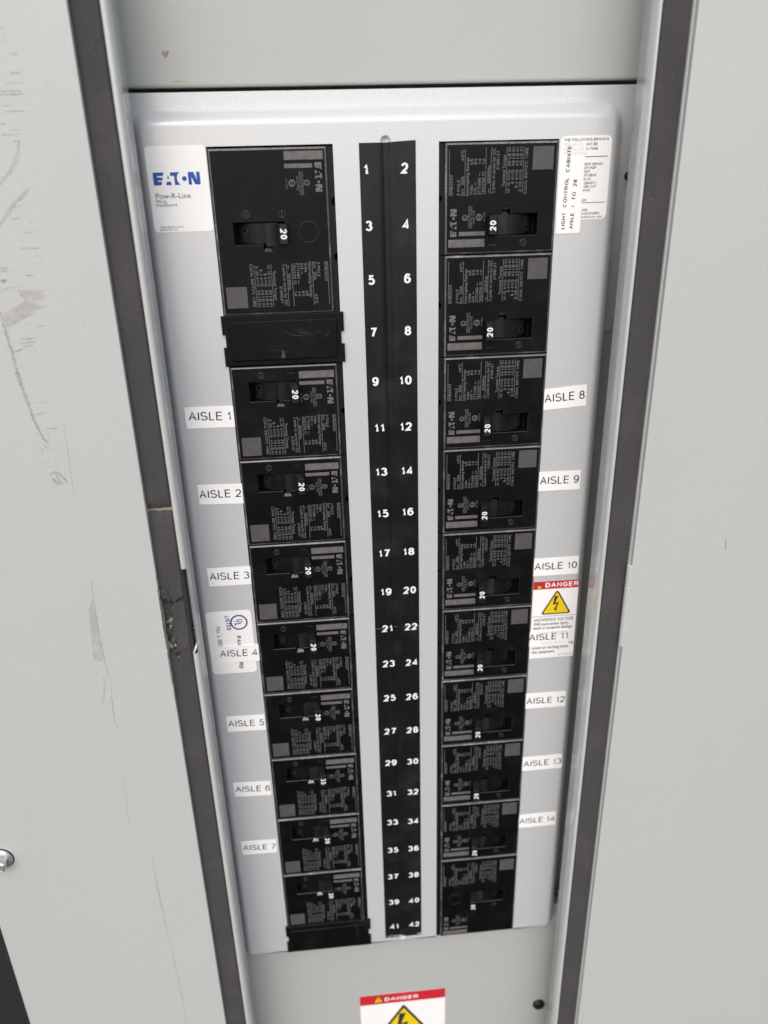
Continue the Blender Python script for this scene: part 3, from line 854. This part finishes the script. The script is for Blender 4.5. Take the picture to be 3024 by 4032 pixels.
text(mb, 'R6', (1.19, -10.40), (1.29, -10.40), .052, .0105, 0)
mb.build('numbering', M_WHITE, ns, NO)
mb = MB(); line(mb, (.25, .034), (.615, .038), .010, .0088); line(mb, (.91, .04), (1.30, .044), .010, .0088)
line(mb, (.70, .039), (.78, .039), .010, -.0225)
mb.build('strip_seam', M_SEAM, ns, NO)

# ================================================================ breakers
ZB = 0.03
BW = 2.165
def lettering(poles, model, amps):
    mb = MB(); z = .0025; c = .056
    dy = 0 if poles == 2 else -.05
    def t(s, x, a, b, cap=c, bold=.012, mat=0): text(mb, s, (x, a+dy), (x, b+dy), cap, z, mat, bold)
    t(model, .150, -.920, -.559)
    t('%d POLE' % poles, .289, -.920, -.640); t('In=  %sA' % amps, .365, -.920, -.580); t('40°C', .360, -.322, -.127)
    t('Interrupting Ratings', .455, -.923, -.262)
    t('Volts', .533, -.913, -.735); t('kA', .533, -.383, -.281)
    for k, (s, b, q) in enumerate((('240', -.79, '65'), ('277/480', -.62, '14'), ('125/250', -.62, '14'))):
        x = .608+.076*k
        t(s, x, -.910, b); t(q, x, -.385, -.283)
        if k < 2: t('~', x, b+.03, b+.10, .05)
        else:
            line(mb, (x-.045, b+.03+dy), (x-.045, b+.11+dy), .008, z); line(mb, (x-.02, b+.03+dy), (x-.02, b+.11+dy), .008, z)
    t('~', .865, -.88, -.81, .05); t('50/60Hz', .865, -.721, -.41)
    t('2 poles in series for DC', .955, -.893, -.115)
    t('Terminal Torque', 1.150, -.779, -.231)
    for k, (s, a, q) in enumerate((('14-10 AWG', -.896, '20 LB IN'), ('8 AWG', -.737, '40 LB IN'), ('6-4 AWG', -.812, '45 LB IN'), ('3-1/0 AWG', -.880, '45 LB IN'))):
        x = 1.250+.0745*k
        t(s, x, a, -.49); t(q, x, -.43, -.109)
    t('CU/AL 60/75°C WIRE', 1.580, -.916, -.112)
    for x, a, b in ((.082, -.918, -.119), (.381, -.921, -.113), (.777, -.903, -.103), (.876, -.907, -.106), (1.174, -.902, -.100), (1.497, -.890, -.102)):
        line(mb, (x, a+dy), (x, b+dy), .009, z)
    e = 0 if poles == 2 else -1.06
    logo(mb, (.230, -1.659+e), (0, .502), (-.123, 0), z, 0)
    ring(mb, .388, -1.319+e, .050, .036, z, 0); text(mb, 'UL', (.408, -1.345+e), (.375, -1.295+e), .035, z, 0)
    text(mb, 'LISTED', (.452, -1.365+e), (.452, -1.275+e), .026, z, 0)
    text(mb, 'CIRCUIT BREAKER', (.492, -1.508+e), (.492, -1.111+e), .036, z, 0, .01)
    text(mb, 'ISSUE NO. AD-8974', (.535, -1.509+e), (.535, -1.106+e), .036, z, 0, .01)
    text(mb, 'HACR TYPE', (.583, -1.428+e), (.583, -1.189+e), .036, z, 0, .01)
    ring(mb, .668, -1.316+e, .062, .045, z, 0); text(mb, 'SA', (.690, -1.355+e), (.690, -1.275+e), .045, z, 0, .03)
    text(mb, 'LR 43556', (.782, -1.394+e), (.782, -1.221+e), .030, z, 0)
    mb.fill([rect(.277, .788, -1.645+e, -1.572+e)], z, 1)
    mb.fill([rect(.072, .785, -1.855+e, -1.710+e)], z, 1)
    mb.fill([rect(1.672, 2.071, -.500+dy, -.098+dy)], z, 2)
    return mb.build('printed_text', [M_PRINT, M_BAR, M_PATCH])

def make_breaker(poles):
    H = poles; e = 0 if poles == 2 else -.05
    root = empty('two_pole_breaker' if poles == 2 else 'three_pole_breaker', 0, 0, ZB)
    mb = MB()
    slot = [(.850, -1.262+e), (.850, -1.668+e), (1.822, -1.665+e), (1.822, -1.262+e), (1.280, -1.262+e), (1.280, -1.139+e), (1.120, -1.139+e), (1.120, -1.262+e)]
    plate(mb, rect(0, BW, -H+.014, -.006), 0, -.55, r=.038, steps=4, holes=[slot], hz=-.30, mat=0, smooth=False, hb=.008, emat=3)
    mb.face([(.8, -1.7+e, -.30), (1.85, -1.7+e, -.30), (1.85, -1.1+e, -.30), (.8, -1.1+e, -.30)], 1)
    # bevelled foot of the notch, and the raised O and I marks
    mb.face([(1.122, -1.141+e, -.014), (1.278, -1.141+e, -.014), (1.250, -1.195+e, -.075), (1.150, -1.195+e, -.075)], 3)  # foot coloured with the pale edge plastic so it looks lit
    ring(mb, 1.555, -1.803+e, .070, .050, .001, 2, dome=.010)
    ring(mb, 1.555, -1.803+e, .032, .018, .001, 2, n=16, dome=.008)
    if poles == 2:
        mb.box(.872, 1.018, -1.838, -1.822, -.002, .010, 2)
    else:
        ring(mb, .894, -1.847, .070, .056, .001, 2, dome=.008); mb.box(.888, .902, -1.905, -1.79, -.002, .008, 2)
        ring(mb, .411, -1.52, .192, .182, .001, 2, n=40, dome=.006)
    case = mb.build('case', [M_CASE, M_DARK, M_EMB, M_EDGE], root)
    mb = MB()                                   # terminal ledge beside the face, with half-round screw wells
    pts = [(-.002, -H+.012), (-.002, -.010), (-.118, -.010)]
    for yc in ([-.962] if poles == 2 else [-1.04, -2.04]):
        pts += [(-.118+(.074 if abs(a) < 89 else 0)*math.cos(math.radians(a)) if abs(a) < 89 else -.118, yc+.074*math.sin(math.radians(a))) for a in range(90, -91, -15)]
    pts += [(-.118, -H+.012)]
    plate(mb, pts, -.075, -.40, mat=0)
    mb.box(-.10, -.004, -H+.02, -.02, -.5, -.42, 0)
    mb.build('terminal_ledge', M_LEDGE, root)
    mb = MB()                                   # convex drum that turns behind the slot
    n = 22; cx, cz, R = 1.31, -.62, .585
    for (ya, yb) in ((-1.645+e, -1.275+e),):
        A = [math.radians(155-130*i/n) for i in range(n+1)]
        top = [(cx+R*math.cos(a), yb, cz+R*math.sin(a)) for a in A]; bot = [(cx+R*math.cos(a), ya, cz+R*math.sin(a)) for a in A]
        mb.grid([top, bot], 0, True)
        mb.face([(cx, yb, cz)]+top[::-1], 0); mb.face([(cx, ya, cz)]+bot, 0)
    A = [math.radians(112-24*i/6) for i in range(7)]
    for r0, r1 in ((R+.012, R+.012),):
        mb.grid([[(cx-.105+r0*math.cos(a), -1.228+e, cz+r0*math.sin(a)) for a in A], [(cx-.105+r0*math.cos(a), -1.645+e, cz+r0*math.sin(a)) for a in A]], 1, True)
        for a in (A[0], A[-1]):
            x = cx-.105+r0*math.cos(a); z_ = cz+r0*math.sin(a)
            mb.face([(x, -1.228+e, z_), (x, -1.645+e, z_), (x, -1.645+e, z_-.05), (x, -1.228+e, z_-.05)], 1)
    drum = mb.build('switch_drum', [M_DRUM, M_HANDLE], root)
    drum['label'] = 'curved black switch drum with raised ON'
    mb = MB()
    v, f, x0, x1 = glyphs('ON', .01)
    k = len(mb.v)
    for x, y in v:
        yy = -1.58+e+(x-x0)/(x1-x0)*.245; xx = 1.688-y/.682*.13
        dz = R*R-(xx-cx)**2
        mb.v.append((xx, yy, cz+math.sqrt(dz)+.006))
    for t_ in f: mb.f.append(tuple(k+i for i in t_)); mb.m.append(0); mb.sm.append(False)
    oo = mb.build('raised_lettering', M_EMB); oo.parent = drum; oo.location = (0, 0, 0)
    mb = MB()                                   # toggle handle leaning towards its ON side
    lo = rrect(.840, .998, -1.634+e, -1.268+e, .02, 3)
    secs = []
    for z, dx, ins in ((-.12, .02, 0.0), (.10, .0, .0), (.265, -.036, .002), (.302, -.042, .006), (.320, -.045, .018)):
        secs.append([(x+dx, y, z) for x, y in inset(ccw(lo), ins)])
    mb.grid(secs, 0, False, closed=True); mb.face(secs[-1], 0)
    handle = mb.build('toggle_handle', M_HANDLE, root)
    return root

def number_mesh(s, e):
    mb = MB()
    text(mb, s, (.936, -1.550+e), (.936, -1.366+e), .122, .3235, 0, bold=.032)
    return mb.build('rating_number', M_WHITE)
def date_mesh(s, e):
    mb = MB()
    text(mb, s, (1.035, -.487+e), (1.035, -.157+e), .056, .0025, 0, .012)
    return mb.build('date_code', M_PRINT)

proto = {2: make_breaker(2), 3: make_breaker(3)}
used = {2: False, 3: False}
_let, _num, _dat = {}, {}, {}
def child_mesh(cache, key, fn, parent):
    if key not in cache:
        o = cache[key] = fn()
    else:
        o = cache[key].copy(); COL.objects.link(o)
    o.parent = parent; o.location = (0, 0, 0)
    return o
def breaker(poles, x, y, flip, amps, date, label):
    src = proto[poles]
    if not used[poles]:
        r = src; used[poles] = True
    else:
        r = src.copy(); COL.objects.link(r)
        for c in list(src.children):
            if c.name.split('.')[0] in ('printed_text', 'date_code', 'edge_wear'): continue
            k = c.copy(); COL.objects.link(k); k.parent = r
            for g in list(c.children):
                if g.name.split('.')[0] == 'rating_number': continue
                q = g.copy(); COL.objects.link(q); q.parent = k
    r.location = W(x, y, ZB)
    r.rotation_euler = (0, math.pi if flip else 0, 0)
    e = 0 if poles == 2 else -.05
    model = 'GHB%d0%s' % (poles, amps)
    child_mesh(_let, (poles, amps), lambda: lettering(poles, model, amps), r)
    h = [c for c in r.children if c.name.startswith('toggle_handle')][0]
    child_mesh(_num, (poles, amps), lambda: number_mesh(amps, e), h)
    child_mesh(_dat, (poles, date), lambda: date_mesh(date, e), r)
    tag(r, label, 'circuit breaker', 'two-pole breakers in the two columns' if poles == 2 else 'three-pole breakers in the two columns')
    return r
T0 = 10.415
RX = 1.848
LXX = -0.350
right = [(0, 2, '20', '210913T', 'black two-pole breaker topmost in the right column, against the LIGHT CONTROL tape'),
         (2, 2, '20', '210913T', 'black two-pole breaker beside circuit numbers 6 and 8'),
         (4, 2, '20', '210913T', 'black two-pole breaker against the AISLE 8 tape'),
         (6, 2, '20', '210913T', 'black two-pole breaker against the AISLE 9 tape'),
         (8, 2, '20', '250324T', 'black two-pole breaker against the AISLE 10 tape'),
         (10, 2, '20', '210913T', 'black two-pole breaker against the AISLE 11 tape'),
         (12, 2, '20', '220112T', 'black two-pole breaker against the AISLE 12 tape'),
         (14, 2, '20', '210913T', 'black two-pole breaker against the AISLE 13 tape'),
         (16, 2, '20', '220117T', 'black two-pole breaker against the AISLE 14 tape'),
         (18, 3, '20', '210622T', 'tall black three-pole breaker at the foot of the right column')]
leftc = [(0, 3, '20', '210622T', 'tall black three-pole breaker at the top of the left column beside the maker label'),
         (4, 2, '20', '210913T', 'black two-pole breaker against the AISLE 1 tape, just below the blank filler'),
         (6, 2, '20', '210913T', 'black two-pole breaker against the AISLE 2 tape'),
         (8, 2, '20', '210913T', 'black two-pole breaker against the AISLE 3 tape'),
         (10, 2, '20', '210913T', 'black two-pole breaker against the AISLE 4 tape'),
         (12, 2, '20', '240227T', 'black two-pole breaker against the AISLE 5 tape'),
         (14, 2, '35', '240712T', 'black two-pole breaker against the AISLE 6 tape, its handle marked 35'),
         (16, 2, '20', '210913T', 'black two-pole breaker against the AISLE 7 tape'),
         (18, 2, '20', '210913T', 'lowest two-pole breaker of the left column, above the bottom filler')]
jit = random.Random(11)
for row, n, a, d, lab in right:
    b = breaker(n, RX+jit.uniform(-.008, .008), T0-row, False, a, d, lab)
    if row == 0: b_top = b
def worn_edge(b, yl, seed):
    mb = MB(); rw = random.Random(seed)
    x = .03
    while x < BW-.08:
        L = rw.uniform(.08, .35)
        scrape(mb, [(x, yl), (min(BW-.03, x+L), yl+rw.uniform(-.006, .006))], rw.uniform(.012, .030), seed+int(x*50), .003+.0003*rw.random(), 0, .02)
        x += L*rw.uniform(.8, 1.3)
    o = mb.build('edge_wear', M_WORN); o.parent = b; o.location = (0, 0, 0)
worn_edge(b_top, -.030, 900)
for row, n, a, d, lab in leftc:
    b = breaker(n, LXX+jit.uniform(-.008, .008), T0-row-n, True, a, d, lab)
    if row == 0: worn_edge(b, -2.965, 950)

# ---- blank fillers
def filler(y, label):
    r = empty('blank_filler', -1.38, y, .05)
    O = (-1.38, y, .05)
    tag(r, label, 'filler plate', 'blank filler plates in the left column')
    h = .497
    out = [(-2.585, y-h), (-.178, y-h), (-.178, y-.13), (-.24, y-.13), (-.24, y+.12), (-.178, y+.12), (-.178, y+h), (-2.585, y+h), (-2.585, y+.13), (-2.527, y+.13), (-2.527, y-.12), (-2.585, y-.12)]
    mb = MB(); plate(mb, out, .062, -.05, r=.014, steps=3)
    mb.build('filler_flange', M_FILL, r, O)
    mb = MB(); plate(mb, rrect(-2.435, -.317, y-.395, y+.385, .035, 4), .105, .05, r=.022, steps=3)
    mb.build('raised_panel', M_FILL, r, O)
    if y > 0:
        mb = MB(); q = .1075
        for k, p in enumerate((((-1.40, y+.20), (-1.25, y+.10), (-1.08, y+.07), (-.95, y+.09)), ((-1.12, y+.19), (-.98, y+.16), (-.80, y+.09)), ((-1.12, y+.15), (-1.0, y+.12), (-.86, y+.085)), ((-.75, y+.12), (-.62, y+.17)), ((-.60, y+.06), (-.44, y+.16)), ((-.58, y+.02), (-.46, y+.10)), ((-1.70, y-.20), (-1.55, y-.19), (-1.42, y-.22), (-1.22, y-.26)))):
            scrape(mb, list(p), .010, 700+k, q+.0004*k, 0, .02)
        mb.fill([ccw([(-1.43, y-.20), (-1.40, y-.20), (-1.385, y-.27), (-1.37, y-.33), (-1.40, y-.37), (-1.44, y-.36), (-1.46, y-.32), (-1.44, y-.27)])], q+.004, 0)
        mb.build('scuff_mark', M_EMB2, r, O)
filler(6.928, 'black blank filler plate under the upper left three-pole breaker')
filler(-10.06, 'black blank filler plate at the very foot of the left column')

# ================================================================ labels
def quad(mb, q, z1, z0=0.001, mat=0):
    mb.fill([ccw(q)], z1, mat)
    o = ccw(q)
    mb.grid([[(x, y, z0) for x, y in o], [(x, y, z1) for x, y in o]], mat, False, closed=True)
AISLES = {
 1: ([(-3.52,5.62),(-2.53,5.615),(-2.53,5.16),(-3.52,5.17)], (-3.46,5.34), (-2.59,5.31), ''),
 2: ([(-3.455,3.915),(-2.515,3.89),(-2.52,3.435),(-3.46,3.465)], (-3.445,3.605), (-2.55,3.59), ''),
 3: ([(-3.49,1.91),(-2.52,1.905),(-2.535,1.45),(-3.475,1.455)], (-3.45,1.61), (-2.56,1.595), ''),
 4: ([(-3.47,-.14),(-2.52,-.155),(-2.525,-.61),(-3.47,-.595)], (-3.44,-.435), (-2.555,-.455), ''),
 5: ([(-3.485,-2.17),(-2.55,-2.19),(-2.55,-2.645),(-3.485,-2.625)], (-3.46,-2.475), (-2.58,-2.505), ''),
 6: ([(-3.525,-4.24),(-2.585,-4.28),(-2.585,-4.735),(-3.52,-4.695)], (-3.49,-4.545), (-2.605,-4.59), ''),
 7: ([(-3.515,-6.25),(-2.59,-6.265),(-2.60,-6.725),(-3.515,-6.71)], (-3.485,-6.555), (-2.625,-6.60), ''),
 8: ([(4.01,5.645),(4.93,5.71),(4.95,5.25),(4.01,5.19)], (4.03,5.35), (4.905,5.405), ''),
 9: ([(3.99,3.78),(4.95,3.77),(4.955,3.315),(3.99,3.325)], (4.03,3.48), (4.92,3.475), ''),
 10: ([(3.975,1.63),(5.07,1.63),(5.08,1.17),(3.98,1.17)], (4.02,1.33), (5.04,1.32), ''),
 11: ([(3.97,-.345),(4.98,-.35),(4.99,-.79),(3.97,-.765)], (3.985,-.60), (4.965,-.605), ''),
 12: ([(4.0,-2.17),(5.03,-2.18),(5.04,-2.645),(4.005,-2.635)], (4.015,-2.49), (5.015,-2.51), ''),
 13: ([(4.015,-4.20),(5.065,-4.19),(5.085,-4.645),(4.01,-4.65)], (4.04,-4.51), (5.065,-4.50), ''),
 14: ([(4.01,-6.18),(5.03,-6.165),(5.04,-6.63),(4.01,-6.64)], (4.02,-6.49), (5.015,-6.49), ''),
}
for n, (q, p0, p1, _) in AISLES.items():
    z = .019 if n in (4, 11) else .010
    cx = sum(p[0] for p in q)/4; cy = sum(p[1] for p in q)/4
    e = empty('tape_label', cx, cy, z)
    mb = MB(); quad(mb, q, z)
    mb.build('tape', M_TAPE, e, (cx, cy, z))
    mb = MB(); text(mb, 'AISLE %d' % n, p0, p1, .185, z+.0025, 0, bold=-.001)
    mb.build('lettering', M_INK, e, (cx, cy, z))
    extra = {4: ' stuck over the silver listing label', 11: ' stuck over the danger sticker'}.get(n, ' on the left of the pan' if n < 8 else ' on the right of the pan')
    tag(e, 'white tape label reading AISLE %d%s' % (n, extra), 'label', 'AISLE tape labels')

# maker label, upper left
e = empty('maker_label', -3.09, 9.73, .005); O = (-3.09, 9.73, .005)
tag(e, 'white rounded label with a blue logo, upper left beside the three-pole breaker', 'label')
mb = MB(); q = rrect(-3.635, -2.548, 9.0, 10.465, .07, 6); quad(mb, q, .005); mb.build('paper', M_PAPER, e, O)
mb = MB(); z = .0075
logo(mb, (-3.540, 9.812), (.845, 0), (0, .214), z, 1)
text(mb, 'Pow-R-Line', (-3.535, 9.585), (-2.898, 9.585), .088, z, 0)
text(mb, 'PRL2a', (-3.535, 9.511), (-3.345, 9.511), .054, z, 0)
text(mb, 'Panelboard', (-3.535, 9.448), (-3.176, 9.448), .054, z, 0)
text(mb, 'ASSEMBLED IN U.S.A.', (-3.532, 9.072), (-3.084, 9.072), .036, z, 0)
text(mb, '900P047H01  R10', (-3.534, 9.027), (-3.214, 9.027), .032, z, 0)
mb.build('lettering', [M_INK, M_BLUE], e, O)

# branch breaker list, upper right
e = empty('breaker_list_label', 4.53, 9.74, .005); O = (4.53, 9.74, .005)
tag(e, 'white rounded label listing branch breakers, upper right, partly covered by tape', 'label')
mb = MB(); quad(mb, rrect(4.045, 5.035, 9.0, 10.478, .10, 6), .005); mb.build('paper', M_PAPER, e, O)
mb = MB()
text(mb, 'THE FOLLOWING BRANCH', (4.107, 10.383), (4.967, 10.390), .052, z, 0, .015)
for s, x0, x1, y in (('MAY BE', 4.50, 4.765, 10.307), ('IN THIS', 4.525, 4.775, 10.228), (':', 4.548, 4.56, 10.155)): text(mb, s, (x0, y), (x1, y), .052, z, 0, .015)
line(mb, (4.53, 10.116), (4.978, 10.119), .013, z)
for s, x0, x1, y in (('QBGF,QBHGF,', 4.49, 4.908, 9.965), ('EP,HQP', 4.542, 4.765, 9.899), ('HGF,', 4.539, 4.665, 9.835), ('EP,QBAF,', 4.530, 4.805, 9.770), ('BCAF,', 4.525, 4.69, 9.701), (',QBHGFT,', 4.537, 4.80, 9.632), (',QB-CAF', 4.532, 4.795, 9.570), ('AFGF,', 4.530, 4.695, 9.504), (',', 4.534, 4.545, 9.385), ('EP,', 4.538, 4.63, 9.322), ('GHQ,', 4.523, 4.665, 9.153), ('B,GQ,GHQRS', 4.521, 4.895, 9.086)): text(mb, s, (x0, y), (x1, y), .047, z, 0, .015)
line(mb, (4.50, 9.303), (4.994, 9.308), .011, z)
text(mb, '900P067H01  R20', (4.531, 9.023), (4.949, 9.026), .034, z, 0, .01)
mb.build('lettering', M_INK, e, O)
# hand-made tape over it
e = empty('tape_label', 4.29, 9.56, .011); O = (4.29, 9.56, .011)
tag(e, 'white upright tape label reading LIGHT CONTROL CABNITE AISLE 1 TO 28', 'label')
mb = MB(); q = rrect(4.052, 4.535, 8.752, 10.37, .05, 5, rs=(0, .05, 0, 0)); quad(mb, q, .011); mb.build('tape', M_TAPE, e, O)
mb = MB()
text(mb, 'LIGHT   CONTROL   CABNITE', (4.219, 8.833), (4.258, 10.312), .072, .0135, 0, .022)
text(mb, 'AISLE   1   TO   28', (4.383, 8.833), (4.408, 9.722), .070, .0135, 0, .022)
mb.build('lettering', M_INK, e, O)
mb = MB()
for s, x0, x1, y in (('BREAKERS', 4.12, 4.49, 10.307), ('INSTALLED', 4.12, 4.51, 10.228), ('PANELBOARD', 4.12, 4.53, 10.155)): text(mb, s, (x0, y), (x1, y), .05, .0128, 0)
mb.build('show_through', M_GHOST, e, O)

# listing label, left middle
e = empty('listing_label', -3.14, -.07, .005); O = (-3.14, -.07, .005)
tag(e, 'silvery rounded label with a navy circle mark turned sideways, under the AISLE 4 tape', 'label')
mb = MB(); quad(mb, rrect(-3.655, -2.617, -.917, .785, .085, 6), .005); mb.build('foil', M_FOIL, e, O)
mb = MB()
ring(mb, -2.912, .470, .200, .164, z, 1, 48)
text(mb, 'U', (-2.965, .555), (-2.965, .473), .156, z, 1, .025)
text(mb, 'L', (-3.012, .450), (-3.012, .376), .159, z, 1, .025)
ring(mb, -3.005, .505, .016, .009, z, 0, 14)
text(mb, 'LISTED', (-3.225, .655), (-3.205, .272), .105, z, 2, .035)
text(mb, 'No. L 885', (-3.450, .388), (-3.445, -.150), .098, z, 0)
text(mb, 'PANELBOARD', (-3.005, .105), (-3.020, -.800), .098, z, 2, .035)
mb.build('lettering', [M_INK, M_NAVY, M_NAVY], e, O)

# danger stickers
def tri(cx, y0, w, h, r=0.0): return [(cx-w/2, y0), (cx+w/2, y0), (cx, y0+h)]
def rtri(cx, y0, w, h, r):
    base = ccw(inset(ccw(tri(cx, y0, w, h)), r)); out = []
    for i, p in enumerate(base):
        a = (math.pi*7/6, -math.pi/6, math.pi/2)[i] if abs(p[1]-base[0][1]) < 1e9 else 0
        for k in range(-3, 4):
            out.append((p[0]+r*math.cos(a+k*.33), p[1]+r*math.sin(a+k*.33)))
    return out
def bolt_shape(cx, y0, h):
    B = [(-.02,0),(-.13,.23),(-.06,.21),(.11,.52),(-.10,.45),(.06,1.0),(-.12,1.0),(-.22,.36),(-.01,.43),(-.125,.18),(-.19,.22),(-.16,-.02)]
    B = [(.0,0.0),(.145,.19),(.06,.17),(.20,.60),(-.03,.54),(.13,1.0),(-.08,1.0),(-.15,.42),(.075,.49),(-.03,.17),(-.10,.20)]
    return ccw([(cx+a*h, y0+b*h) for a, b in B])
def danger(x0, x1, ytop, ybot, band, tx, ty0, tw, th, ztop, name_label, words, wide):
    e = empty('danger_sticker', (x0+x1)/2, ytop, ztop); O = ((x0+x1)/2, ytop, ztop)
    tag(e, name_label, 'warning sticker', 'danger stickers')
    mb = MB(); quad(mb, rect(x0, x1, ybot, ytop), ztop, ztop-.004); mb.build('paper', M_PAPER, e, O)
    mb = MB(); mb.fill([rect(x0, x1, ytop-band, ytop)], ztop+.0015, 0); mb.build('red_band', M_RED, e, O)
    z = ztop+.003
    mb = MB(); w0, w1, cap, sx, sw, sh, ys = wide
    text(mb, 'DANGER', (w0, ys), (w1, ys), cap, z, 1, .035)
    mb.fill([rtri(sx, ys-.035, sw, sh, .02)], z, 0); mb.fill([rtri(sx, ys-.035+.018, sw-.07, sh-.055, .012)], z+.0015, 2)
    mb.fill([rect(sx-sw*.04, sx+sw*.04, ys+sh*.22, ys+sh*.52)], z+.003, 0); mb.fill([circle(sx, ys+sh*.10, sw*.045, 10)], z+.003, 0)
    mb.build('lettering', [M_INK, M_WHITE, M_YEL], e, O)
    mb = MB()
    mb.fill([rtri(tx, ty0, tw, th, .045)], z, 0)
    k = tw*.075
    mb.fill([rtri(tx, ty0+k*.55, tw-k*2.1, th-k*1.75, .025)], z+.0015, 1)
    mb.fill([bolt_shape(tx-tw*.03, ty0+th*.12, th*.62)], z+.003, 0)
    mb.build('warning_triangle', [M_INK, M_YEL], e, O)
    if words:
        mb = MB()
        line(mb, (x0+.004, .062), (x1-.004, .054), .009, z)
        for s, a, b, y, c in words: text(mb, s, (a, y), (b, y), c, z, 0, .012)
        mb.build('wording', M_INK, e, O)
danger(4.025, 5.125, 1.016, -1.128, .213, 4.615, .105, .755, .68, .005,
       'danger sticker with a red band and yellow bolt triangle, below the AISLE 10 tape',
       [('HAZARDOUS VOLTAGE', 4.091, 5.063, -.078, .082), ('Will cause severe injury,', 4.088, 4.955, -.191, .080), ('death or property damage.', 4.084, 5.06, -.302, .080),
        ('equipment before removing', 4.08, 5.10, -.752, .080), ('covers or working inside', 4.080, 4.985, -.866, .080), ('this equipment.', 4.080, 4.66, -.985, .080), ('2A7P91A01 R5', 4.736, 5.096, -1.072, .028)],
       (4.315, 5.118, .128, 4.172, .20, .165, .848))
danger(-.595, 2.082, -13.385, -17.6, .432, .765, -15.55, 1.95, 1.62, ZC-.014,
       'large danger sticker on the lower cover, cut off by the bottom of the picture', None,
       (.180, 1.232, .155, -.02, .335, .30, -13.70))
# ghost of covered print on the AISLE 11 and AISLE 4 tapes
for o in list(COL.objects):
    if o.type == 'EMPTY' and o.get('label', '').startswith('white tape label reading AISLE 11'):
        c = (o.location.x/S, (o.location.z-BASE)/S, .012)
        mb = MB()
        text(mb, 'Turn off all power', (4.30, -.42), (4.92, -.42), .06, .0205, 0)
        text(mb, 'supplying this', (4.30, -.70), (4.86, -.70), .05, .0205, 0)
        mb.build('show_through', M_GHOST, o, c)
bpy.data.objects.remove(_to)
bpy.context.view_layer.update()
